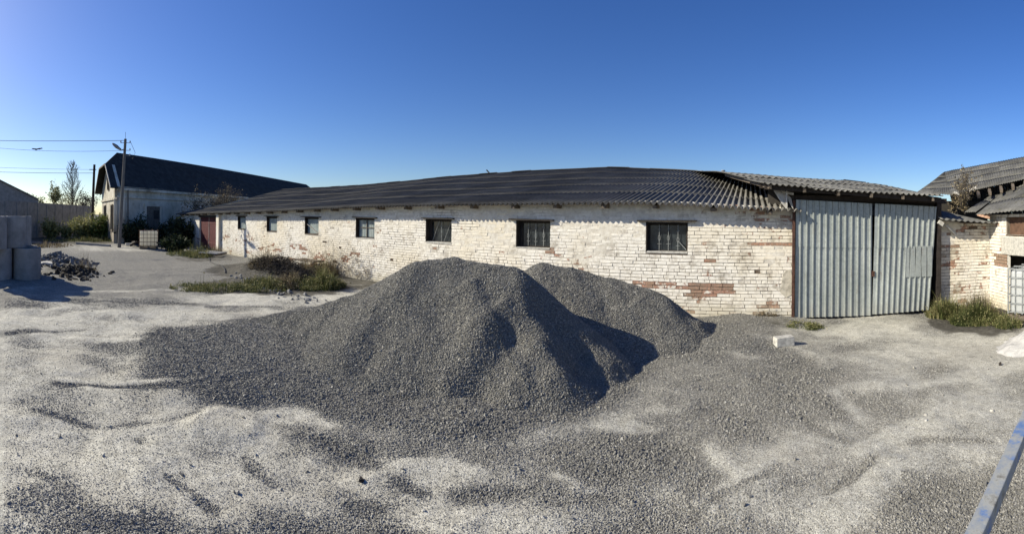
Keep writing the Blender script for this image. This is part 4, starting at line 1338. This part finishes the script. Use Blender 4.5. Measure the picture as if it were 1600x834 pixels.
for i, (px, D, hh, lab) in enumerate(((100, 70, 6.0, 'low scrubby bush behind the fence between the birch and the bare tree'), (133, 70, 6.2, 'grey leafless scrub right of the tall bare tree behind the fence'), (62, 64, 5.2, 'low shrub behind the fence beside the grey shed roof'))):
    b = far(px, 350, D); b[2] = 0
    tree('bush', b, hh, lab, 'bush', 'scrub behind the fence', M['dry'] if i == 1 else M['pale'], 1100, .13, depth=3, kids=4, spread=.8, trunk_r=.09, multi=4, lh=.5)
b = far(345, 340, 37); b[2] = 0
tree('tree', b, 5.6, 'rounded bare shrubby tree with pale twigs behind the far end of the long barn', 'tree', None, M['dry'], 4200, .05, depth=4, kids=5, spread=.7, trunk_r=.2, multi=7, up=.06, lh=.44)
b = far(318, 345, 36); b[2] = 0
tree('tree', b, 4.5, 'smaller bare tree left of the rounded shrubby tree behind the barn end', 'tree', None, M['dry'], 700, .08, depth=3, kids=4, spread=.7, trunk_r=.12, multi=4, up=.12, lh=.45)

# bushes at the left
for px, py, rx, rz, n_, mat_, lab in (
        (78, 372, 1.1, 1.8, 1500, 'pale', 'small yellow-green bush standing left at the foot of the concrete fence'),
        (104, 372, .8, 1.3, 900, 'pale', 'smallest yellow-green bush between two others by the fence'),
        (136, 373, 1.9, 2.1, 3200, 'pale', 'broad yellow-green bush in front of the plastered barn gable'),
        (160, 374, 1.6, 2.0, 2600, 'green', 'green bush beside the gable corner, left of the lamp pole')):
    c = at(px, py)
    bush('bush', c, rx, rz, n_, .13, M[mat_], lab, 'bush', 'bushes along the fence and gable', 22)
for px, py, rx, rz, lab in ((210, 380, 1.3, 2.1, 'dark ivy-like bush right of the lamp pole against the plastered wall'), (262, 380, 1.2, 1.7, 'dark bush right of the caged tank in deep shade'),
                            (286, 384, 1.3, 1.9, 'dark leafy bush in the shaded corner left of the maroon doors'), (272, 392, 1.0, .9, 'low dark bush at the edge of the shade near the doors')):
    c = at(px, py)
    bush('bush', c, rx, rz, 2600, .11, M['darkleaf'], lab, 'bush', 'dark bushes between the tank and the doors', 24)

# weeds and grass
def veg(px, py, rpx, depth_m, n_, h, mat, label, cat='weeds', **kw):
    c = at(px, py); e = at(px + rpx, py)
    u = (e - c)[:2]; a = math.hypot(*u)
    return clump(kw.pop('name', 'weed_clump'), c[0], c[1], a, depth_m, n_, h, M[mat], label, cat, ang=math.atan2(u[1], u[0]), **kw)
veg(340, 449, 75, .8, 4200, .26, 'grass', 'low grassy weeds at the left end of the weedy strip', group='weeds along the pale strip', leafn=1200, leafs=.03, lean=.8)
veg(415, 449, 45, .9, 3800, .34, 'grass', 'green weed tuft in the middle of the weedy strip', group='weeds along the pale strip', leafn=1500, leafs=.03, lean=.8)
veg(498, 448, 42, .8, 5000, .58, 'grass', 'tallest bright green grass tuft at the right end of the weedy strip', group='weeds along the pale strip', leafn=2600, leafs=.03, lean=.9)
veg(455, 447, 34, .9, 3000, .42, 'dry', 'brownish dry weeds between two green tufts of the weedy strip', group='weeds along the pale strip', leafn=800, leafs=.025, lean=.6)
veg(420, 425, 34, 1.2, 1800, .55, 'dry', 'upright dry stalks behind the weedy strip near the barn wall', lean=.35, leafn=500, leafs=.03)
veg(500, 428, 30, .9, 1700, .75, 'dry', 'tall dry stalks against the barn wall under the fifth window', lean=.4, leafn=400, leafs=.03)
veg(310, 399, 22, 1.5, 1500, .65, 'grass', 'grass tuft growing in front of the maroon doors', lean=.6, leafn=500, leafs=.05, w=.01)
veg(335, 396, 14, 1.0, 600, .55, 'dry', 'dry yellow grass beside the flat pallet and maroon doors', kind='stuff', lean=.5, w=.01)
veg(285, 397, 26, 1.2, 1200, .35, 'grass', 'low lit grass in front of the dark corner bushes', kind='stuff', lean=.7, w=.01)
veg(130, 376, 70, 1.5, 3800, .40, 'grass', 'grass verge along the foot of the bushes at the left', 'grass', name='grass_verge', lean=.7, w=.016)
veg(70, 384, 45, 2.2, 2200, .35, 'dry', 'dry grass between the concrete rings and the fence', 'grass', name='grass_verge', lean=.7, w=.014)
veg(139, 424, 18, .5, 160, 1.15, 'dry', 'thin bare dead weed stalks standing beside the rubble heap', lean=.5, leafn=260, leafs=.02, w=.004)
veg(1478, 492, 30, .34, 6000, .46, 'grass', 'bright green broad-bladed grass clump at the foot of the gate', group='grass along the annex wall', lean=1.0, w=.007, leafn=600, leafs=.03)
veg(1530, 500, 46, .44, 7500, .36, 'grass', 'wide grass and weed clump along the annex wall right of the gate grass', group='grass along the annex wall', lean=.8, w=.005, leafn=2200, leafs=.022)
veg(1525, 492, 36, .35, 2600, .52, 'dry', 'reddish brown seeding weeds in front of the annex wall', group='grass along the annex wall', lean=.5, w=.004, leafn=2600, leafs=.018)
veg(1575, 508, 22, .3, 1500, .34, 'grass', 'low weeds beside the pallet of the right caged tank', lean=.8, w=.005, leafn=600, leafs=.02)
veg(1258, 507, 26, .3, 900, .16, 'grass', 'low creeping weeds at the gate post foot', kind='stuff', lean=1.0, w=.004, leafn=1300, leafs=.018)
veg(1200, 494, 30, .15, 500, .18, 'dry', 'sparse dry weeds along the foot of the barn wall near the gate', kind='stuff', lean=.7, w=.003, leafn=500, leafs=.018)

# dark twig heap and creeping bare vine
def twigs(name, pts, n, ln, r, mat, label, cat, flat=1.0, parentless=True):
    mb = MB()
    for k in range(n):
        c = pts(); d = rng.normal(size=3) * np.array([1, 1, flat]); d /= np.linalg.norm(d)
        l = ln * rng.uniform(.4, 1.2)
        q = c + d * l * .5 + rng.normal(0, l * .08, 3)
        mb.tube([c, q, c + d * l], r, 3, r1=r * .5, cap=False)
    o = mb.build(name, M[mat], None)
    return tag(o, label, cat)
hc_ = at(428, 432)
def hp():
    r_ = np.sqrt(rng.random()); t_ = rng.uniform(0, 6.28)
    x_, y_ = hc_[0] + r_ * 1.9 * math.cos(t_), hc_[1] + .3 + r_ * .8 * math.sin(t_)
    return np.array([x_, y_, gz(x_, y_) + rng.random() * .42 * (1 - r_ ** 2)])
twigs('brushwood_heap', hp, 1500, .42, .007, 'darkwood', 'dark heap of cut twigs and brush lying behind the weedy strip', 'brushwood', .45)
def vp():
    x_ = onY(rng.uniform(505, 580), 400, WY - .04)[0]
    return np.array([x_, WY - .05 - rng.random() * .05, abs(rng.normal(0, .45)) + .05])
twigs('bare_vine', vp, 330, .34, .005, 'twig', 'tangled leafless vine climbing the low barn wall left of the gravel heap', 'vine', 1.0)
rt = far(1508, 318, 13.0)
e = tree('bush', rt - np.array([0, 0, .3]), 1.3, 'dry brown bush growing out of the broken roof of the ruined barn', 'bush', None, M['dry'], 350, .035, depth=3, kids=5, spread=.75, trunk_r=.035, multi=3, up=.25, lh=.5)
rt2 = far(1475, 312, 12.6)
tree('bush', rt2 + np.array([.5, 0.2, -.5]), .9, 'small dry bush beside the gap under the ruined roof', 'bush', None, M['dry'], 700, .035, depth=2, kids=5, spread=.9, trunk_r=.02, multi=3, up=.1, lh=.5)

# ================================================================== POLES AND WIRES
pb = at(186, 386); pb[2] = 0
Dp = math.hypot(pb[0], pb[1])
ptop = far(196, 217, Dp)
lp = empty('lamp_pole', tuple(pb), 'grey wooden utility pole with a street lamp in front of the plastered barn', 'utility pole')
MB().tube([pb + (0, 0, -.2), (pb + ptop) / 2, ptop], .13, 10, r1=.09).build('pole', M['pole'], lp)
right = np.array([ray(800 + 700 * 0, 341)[0] * 0, 0, 0.0])
d_r = far(206, 300, Dp) - far(196, 300, Dp); d_r[2] = 0; d_r /= np.linalg.norm(d_r)
arm0 = far(196, 234, Dp)
lampc = far(182, 229, Dp)
m = MB(); m.tube([arm0 + (0, 0, .1), arm0 - d_r * .25 + (0, 0, -.02), far(188, 233, Dp)], .03, 6); m.build('lamp_arm', M['lampm'], lp)
m = MB()
hd = far(190, 234.5, Dp) - far(175, 223, Dp); 
st = far(175, 223.5, Dp)
pts_ = [st + hd * t for t in (0, .15, .45, .75, 1.0)]
base_n = len(m.v)
radii = [.03, .13, .19, .14, .05]
for i_, (p_, r_) in enumerate(zip(pts_, radii)):
    d_ = Vector(hd).normalized(); s_ = d_.cross(Vector((0, 0, 1))).normalized(); u_ = s_.cross(d_)
    for k in range(10):
        t_ = 2 * math.pi * k / 10
        m.v.append(tuple(Vector(p_) + s_ * r_ * math.cos(t_) + u_ * r_ * .62 * math.sin(t_))); m.a.append(0)
for i_ in range(4):
    for k in range(10):
        k2 = (k + 1) % 10
        m.f.append((i_ * 10 + k, i_ * 10 + k2, (i_ + 1) * 10 + k2, (i_ + 1) * 10 + k))
m.f.append(tuple(range(9, -1, -1))); m.f.append(tuple(range(40, 50)))
m.build('lamp_head', M['lampm'], lp, smooth=True)
for zoff, side in ((-.25, 1), (-.25, -1), (-.75, 1), (-.75, -1), (-1.1, 1)):
    c_ = ptop + np.array([0, 0, zoff]); q = c_ + d_r * side * .30
    m = MB(); m.bar(c_, q, .03, .03); m.tube([q, q + (0, 0, .14)], .045, 8, r1=.03); m.build('insulator', M['lampm'], lp)
m = MB(); m.tube([ptop, ptop + (0, 0, .45)], .012, 5); m.build('top_pin', M['wire'], lp)
m = MB()
q0 = ptop + np.array([0, 0, -.1]) + d_r * .3
m.tube([q0, q0 + d_r * .35 + (0, 0, -.8), q0 + d_r * .15 + (0, 0, -1.2), q0 + (0, 0, -1.0)], .012, 4)
m.build('loose_cable', M['wire'], lp)

p2b = far(143, 362, 45); p2b[2] = 0; p2t = far(147.5, 257, 45)
sp_ = empty('utility_pole', tuple(p2b), 'dark leaning utility pole at the left edge of the plastered barn gable', 'utility pole')
MB().tube([p2b + (0, 0, -.2), p2t], .16, 8, r1=.12).build('pole', M['darkwood'], sp_)
m = MB(); m.bar(p2t + (0, 0, -.5) - d_r * .5, p2t + (0, 0, -.5) + d_r * .2, .07, .07); m.build('crossarm', M['darkwood'], sp_)

def wire(pA, pB, sag, label, r=.012):
    pA, pB = np.array(pA), np.array(pB)
    ts = np.linspace(0, 1, 24)
    m = MB(); m.tube([pA + (pB - pA) * t + np.array([0, 0, -sag * 4 * t * (1 - t)]) for t in ts], r, 4)
    return tag(m.build('overhead_wire', M['wire'], None), label, 'wire', 'overhead wires at the left')
wire(far(-120, 216, 36), ptop + (0, 0, -.1), .25, 'topmost overhead wire running left from the lamp pole top', .016)
w2 = (far(-120, 215, 36), ptop + np.array([0, 0, -.75]))
wire(w2[0], w2[1], .55, 'second overhead wire, sagging to the lamp pole below the topmost', .010)
wire(far(-120, 256, 42), p2t + (0, 0, -.5), .2, 'upper of two low wires reaching the dark leaning pole', .012)
wire(far(-120, 264, 42), p2t + (0, 0, -.85), .2, 'lowest wire reaching the dark leaning pole', .018)
# bird on the second wire
tt = .5
for k in range(60):
    pw = w2[0] + (w2[1] - w2[0]) * tt
    ang_px = 1170 + F * math.atan2(pw[0], pw[1])
    tt += (58 - ang_px) * .0025
pw = w2[0] + (w2[1] - w2[0]) * tt + np.array([0, 0, -.55 * 4 * tt * (1 - tt)])
m = MB()
m.tube([pw + d_r * -.15 + (0, 0, .06), pw + (0, 0, .10), pw + d_r * .14 + (0, 0, .14), pw + d_r * .2 + (0, 0, .14)], .05, 8, r1=.03)
m.add([pw + (0, 0, .13), pw - d_r * .35 + (0, 0, .17), pw - d_r * .42 + (0, 0, .13), pw - d_r * .1 + (0, 0, .07), pw + (0, 0, .11), pw - d_r * .35 + (0, 0, .15), pw - d_r * .42 + (0, 0, .11), pw - d_r * .1 + (0, 0, .05)],
      [(0, 1, 2, 3), (7, 6, 5, 4), (0, 4, 5, 1), (1, 5, 6, 2), (2, 6, 7, 3), (3, 7, 4, 0)])
m.add([pw + (0, 0, .13), pw + d_r * .3 + (0, 0, .19), pw + d_r * .36 + (0, 0, .15), pw + d_r * .1 + (0, 0, .08), pw + (0, .02, .11), pw + d_r * .3 + (0, .02, .17), pw + d_r * .36 + (0, .02, .13), pw + d_r * .1 + (0, .02, .06)],
      [(0, 1, 2, 3), (7, 6, 5, 4), (0, 4, 5, 1), (1, 5, 6, 2), (2, 6, 7, 3), (3, 7, 4, 0)])
tag(m.build('bird', M['darkwood'], None), 'small dark bird at the second overhead wire left of the bare tree', 'bird')

# ================================================================== CONCRETE RINGS
RH = 1.03
def ring(px, D, level, label, r=.47, hgt=RH):
    c = far(px, 400, D); z0 = level * (RH + .012) + (-.03 if level == 0 else -.02)
    n = 40; V = []; Fq = []
    prof_ = [(r, 0), (r, hgt), (r - .02, hgt + .012), (r - .07, hgt + .012), (r - .085, hgt), (r - .085, 0)]
    for k in range(n):
        t = 2 * math.pi * k / n
        wob = 1 + .004 * math.sin(3 * t + px)
        for (q, z) in prof_:
            V.append((c[0] + q * wob * math.cos(t), c[1] + q * wob * math.sin(t), z0 + z + (.006 * math.sin(5 * t + px) if z > .5 else 0)))
    k6 = len(prof_)
    for k in range(n):
        k2 = (k + 1) % n
        for i in range(k6):
            i2 = (i + 1) % k6
            Fq.append((k * k6 + i, k2 * k6 + i, k2 * k6 + i2, k * k6 + i2))
    o = npmesh('concrete_ring', np.array(V), np.array(Fq), M['conc'])
    return tag(o, label, 'concrete ring', 'stacked concrete well rings')
ring(42.5, 15.1, 0, 'bottom row concrete ring at the right end of the stack')
ring(-3, 15.0, 0, 'bottom row concrete ring left of the end one')
ring(38, 16.1, 0, 'bottom concrete ring hidden behind the right end of the stack')
ring(-3, 16.0, 0, 'bottom concrete ring in the back row at the picture edge')
ring(-48, 15.1, 0, 'bottom concrete ring just outside the left edge')
ring(18.5, 15.25, 1, 'upper concrete ring with a lit rim, front row right')
ring(-12, 14.5, 1, 'upper concrete ring cut by the left edge of the photo')
ring(28.5, 16.15, 1, 'paler upper concrete ring at the back, seen past the right edge of the front one')

# rubble heap beside the rings
def rubble(px, py, n, rx, ry, smin, smax, label, mat='conc', hgt=.3):
    c = at(px, py); V, F_, T = [], [], []
    x = c[0] + rng.normal(0, rx, n); y = c[1] + rng.normal(0, ry, n)
    rr = ((x - c[0]) / rx) ** 2 + ((y - c[1]) / ry) ** 2
    z = ground_z(x, y) + hgt * np.exp(-rr * .6) * rng.uniform(.2, 1, n)
    s = rng.uniform(smin, smax, n) ** 1.0
    v, f, t = stones(np.stack([x, y, z], -1), s * 1.4, rng.random(n))
    o = npmesh('rubble_heap', v, f, M[mat], attrs={'tone': t})
    return tag(o, label, 'rubble', None, 'stuff')
rubble(76, 410, 340, .9, .9, .06, .26, 'heap of broken concrete chunks right behind the concrete rings', 'rubblec', .34)
rubble(118, 425, 240, .8, .45, .06, .20, 'lower heap of dark soil and stones under the dead weeds', 'soil', .22)
rubble(430, 452, 70, 1.6, .25, .05, .13, 'line of small stones and debris along the front of the weedy strip', 'conc', .05)
m = MB(); c = at(68, 424); 
m.add([(c[0] + .34 * math.cos(k * math.pi / 8) * 1.0, c[1] + .34 * math.sin(k * math.pi / 8), .34 + .03 * math.cos(k)) for k in range(16)] + [(c[0] + .34 * math.cos(k * math.pi / 8), c[1] + .34 * math.sin(k * math.pi / 8), .28 + .03 * math.cos(k)) for k in range(16)],
      [tuple(range(16)), tuple(range(31, 15, -1))] + [(k, 16 + k, 16 + (k + 1) % 16, (k + 1) % 16) for k in range(16)])
tag(m.build('round_slab', M['block'], None), 'pale round slab leaning on the rubble beside the end ring', 'slab')

# ================================================================== CAGED TANKS
def ibc(loc, rz, body, cage, label, nb=(5, 5), pallet='timber'):
    e = empty('caged_tank', (0, 0, 0), label, 'tank', 'caged plastic tanks')
    W, Dp_, H = 1.16, .98, 1.0
    m = MB(); m.box(-W / 2 + .03, W / 2 - .03, -Dp_ / 2 + .03, Dp_ / 2 - .03, .16, .15 + H - .04); m.build('tank', M[body], e, bevel=.07)
    m = MB(); m.tube([(0, 0, 1.1), (0, 0, 1.17)], .11, 12); m.build('lid', M['black'], e)
    m = MB()
    zs = np.linspace(.2, 1.13, nb[1])
    for z in zs:
        P4 = [(-W / 2, -Dp_ / 2, z), (W / 2, -Dp_ / 2, z), (W / 2, Dp_ / 2, z), (-W / 2, Dp_ / 2, z)]
        for k in range(4): m.bar(P4[k], P4[(k + 1) % 4], .022, .022)
    for k in np.linspace(-W / 2, W / 2, nb[0] + 1):
        for s in (-1, 1): m.bar((k, s * (Dp_ / 2 + .004), .16), (k, s * (Dp_ / 2 + .004), 1.14), .02, .02)
    for k in np.linspace(-Dp_ / 2, Dp_ / 2, nb[0]):
        for s in (-1, 1): m.bar((s * (W / 2 + .004), k, .16), (s * (W / 2 + .004), k, 1.14), .02, .02)
    for s in (-.25, .25): m.bar((s, -Dp_ / 2, 1.16), (s, Dp_ / 2, 1.16), .04, .02)
    m.build('cage', M[cage], e)
    m = MB()
    for k in np.linspace(-Dp_ / 2 + .05, Dp_ / 2 - .05, 6): m.box(-W / 2, W / 2, k - .05, k + .05, .12, .145)
    for k in (-W / 2 + .06, 0, W / 2 - .06): m.box(k - .05, k + .05, -Dp_ / 2, Dp_ / 2, .025, .118)
    for k in (-Dp_ / 2 + .05, 0, Dp_ / 2 - .05): m.box(-W / 2, W / 2, k - .05, k + .05, 0, .022)
    m.build('pallet', M[pallet], e)
    e.location = loc; e.rotation_euler = (0, 0, rz)
    return e
c = at(231, 389)
ibc((c[0] - .25, c[1] + .1, gz(c[0], c[1]) + .02), math.atan2(c[1], c[0]) - math.pi / 2 + .05, 'plastic', 'rust', 'white plastic tank in a rusty cage standing in front of the plastered barn', (5, 5))
c = far(1622, 489, 10.15)
ibc((c[0], c[1], .02), .6, 'plastic2', 'iron', 'white plastic tank in a grey steel cage at the right edge by the brick opening', (7, 6))

# ================================================================== SMALL THINGS
c = at(1226, 541)
m = MB(); Mr = Matrix.Translation((c[0] + .0, c[1] + .09, gz(c[0], c[1]))) @ Matrix.Rotation(R(20), 4, 'Z')
m.box(-.175, .155, -.09, .09, 0, .15, Mr, j=.003)
tag(m.build('building_block', M['block'], None, bevel=.004), 'single pale aerated concrete block lying on the gravel in front of the gate', 'block')

c = far(1612, 540, 8.0)
x = np.arange(3.4, 7.5, .04); y = np.arange(4.9, 8.3, .04)
X, Y = np.meshgrid(x, y, indexing='ij')
cc = at(1597, 540); 
hh = .27 - .60 * (np.sqrt((X - cc[0] - .35) ** 2 + (Y - cc[1]) ** 2 + .04) - .2) + (fbm(X, Y, .45, 4, 17) - .5) * .26
Z = np.maximum(hh, ground_z(X, Y) - .05)
i = np.arange(X.size).reshape(X.shape)
q = np.stack([i[:-1, :-1], i[1:, :-1], i[1:, 1:], i[:-1, 1:]], -1).reshape(-1, 4)
q = q[(hh > ground_z(X, Y) - .05).ravel()[q].any(1)]
u_, inv = np.unique(q, return_inverse=True)
tag(npmesh('sand_heap', np.stack([X, Y, Z], -1).reshape(-1, 3)[u_], inv.reshape(-1, 4), M['sand'], smooth=True), 'small heap of white sand at the right edge', 'sand heap')

# pale pallet leaning on the soil near the maroon doors
pc = at(337, 400)
pal = empty('wooden_pallet', (pc[0], pc[1], gz(pc[0], pc[1])), 'bleached slatted wooden pallet lying near the maroon doors', 'pallet')
e1_ = at(352, 397) - at(322, 402); e1_ = e1_ / np.linalg.norm(e1_); e2_ = np.array([-e1_[1], e1_[0], 0])
m = MB(); zb = gz(pc[0], pc[1]) + .20
for k in range(7):
    a = pc + e1_ * (-.6 + k * .2) - e2_ * .4; b = a + e2_ * 1.1
    a[2] = zb; b[2] = zb + .02
    m.bar(a, b, .075, .03)
m.build('slats', M['block'], pal)
m = MB()
for s in (-.3, .6):
    a = pc - e1_ * .65 + e2_ * s; b = pc + e1_ * .65 + e2_ * s
    a[2] = b[2] = zb - .06
    m.bar(a, b, .08, .08)
m.build('bearer', M['timber'], pal)
# black hose
m = MB(); P_ = []
for (px, py) in ((327, 403), (328, 408), (335, 412), (345, 415), (351, 420), (352, 426)):
    q = at(px, py); q[2] = gz(q[0], q[1]) + .03; P_.append(q)
m.tube(P_, .022, 6)
tag(m.build('hose', M['black'], None), 'thin black hose lying on the ground below the pallet', 'hose')
# planks and scraps near the caged tank
m = MB(); a = at(196, 384); b = at(206, 384); a[2] = b[2] = .12; m.bar(a, b, .3, .12); tag(m.build('plank', M['palewood'], None), 'short white plank lying at the foot of the lamp pole', 'plank')
m = MB()
for (pa, pb_) in (((203, 386), (214, 386)), ((206, 381), (213, 386))):
    a, b = at(*pa), at(*pb_); a[2] = .1; b[2] = .35; m.bar(a, b, .2, .14)
tag(m.build('scrap', M['darkwood'], None), 'dark scrap timbers left of the caged tank', 'scrap')
a, b = at(120, 381), at(172, 385)
a[2] = b[2] = .05
tag(MB().bar(a, b, .18, .14).build('kerb', M['conc'], None), 'low pale concrete kerb along the grass verge at the left', 'kerb')
a, b = at(478, 425), at(430, 428)
# slab leaning by the wall among the weeds
pA = onY(470, 418, WY - .35); pB = onY(500, 418, WY - .35)
m = MB(); m.bar((pA[0], WY - .4, .42), (pB[0], WY - .4, .44), .5, .06); tag(m.build('board', M['timber'], None), 'weathered board lying behind the tall grass at the barn wall', 'board')

# chimneys / stub on the ridge
c = onY(1130, 271, 21.5)
m = MB(); m.tube([(c[0], c[1], 2.6), (c[0], c[1], c[2] + .12)], .07, 10); m.tube([(c[0], c[1], c[2] + .12), (c[0], c[1], c[2] + .16)], .11, 10, r1=.09); m.build('vent_pipe', M['lampm'], barn)
c = onY(764, 272, 19.2)
m = MB(); m.tube([(c[0] - .15, c[1], c[2] + .22), (c[0], c[1], c[2] + .08), (c[0], c[1], c[2] - .35)], .035, 6); m.bar((c[0] - .02, c[1], c[2] - .1), (c[0] + .3, c[1], c[2] - .06), .14, .14); m.build('roof_bracket', M['darkwood'], barn)
m = MB(); a, b = onY(1318, 283.5, 18.6), onY(1352, 286.5, 18.6); m.bar(a + (0, 0, .05), b + (0, 0, .02), .2, .07); m.build('loose_ridge_board', M['darkwood'], gate)

# odd stones lying alone
for (px, py, s, lab) in ((565, 749, .045, 'single dark stone lying on the pale dust in the foreground'), (1563, 566, .06, 'flat dark chip lying on the pale ground at the right')):
    c = at(px, py)
    v, f, t = stones(np.array([[c[0], c[1], gz(c[0], c[1]) + s * .3]]), np.array([s * 2]), np.array([.1]))
    tag(npmesh('stone', v, f, M['darkwood'], attrs={'tone': t}), lab, 'stone')

# ================================================================== BLUE RAIL in the foreground right
rail = empty('steel_railing', (1.75, 2.1, 0), 'worn blue painted square steel railing in the right foreground', 'railing')
pA, pB = far(1527, 834, 1.22), far(1600, 668, 1.75)
d = (pB - pA); d = d / np.linalg.norm(d)
a, b = pA - d * 1.0, pB + d * 2.4
m = MB(); m.bar(a, b, .048, .048); m.build('rail', M['blue'], rail, bevel=.004)
for q in (pA - d * .85, pB + d * .9):
    m = MB(); m.bar((q[0], q[1], -.1), (q[0], q[1], q[2] - .028), .05, .05); m.build('post', M['blue'], rail)
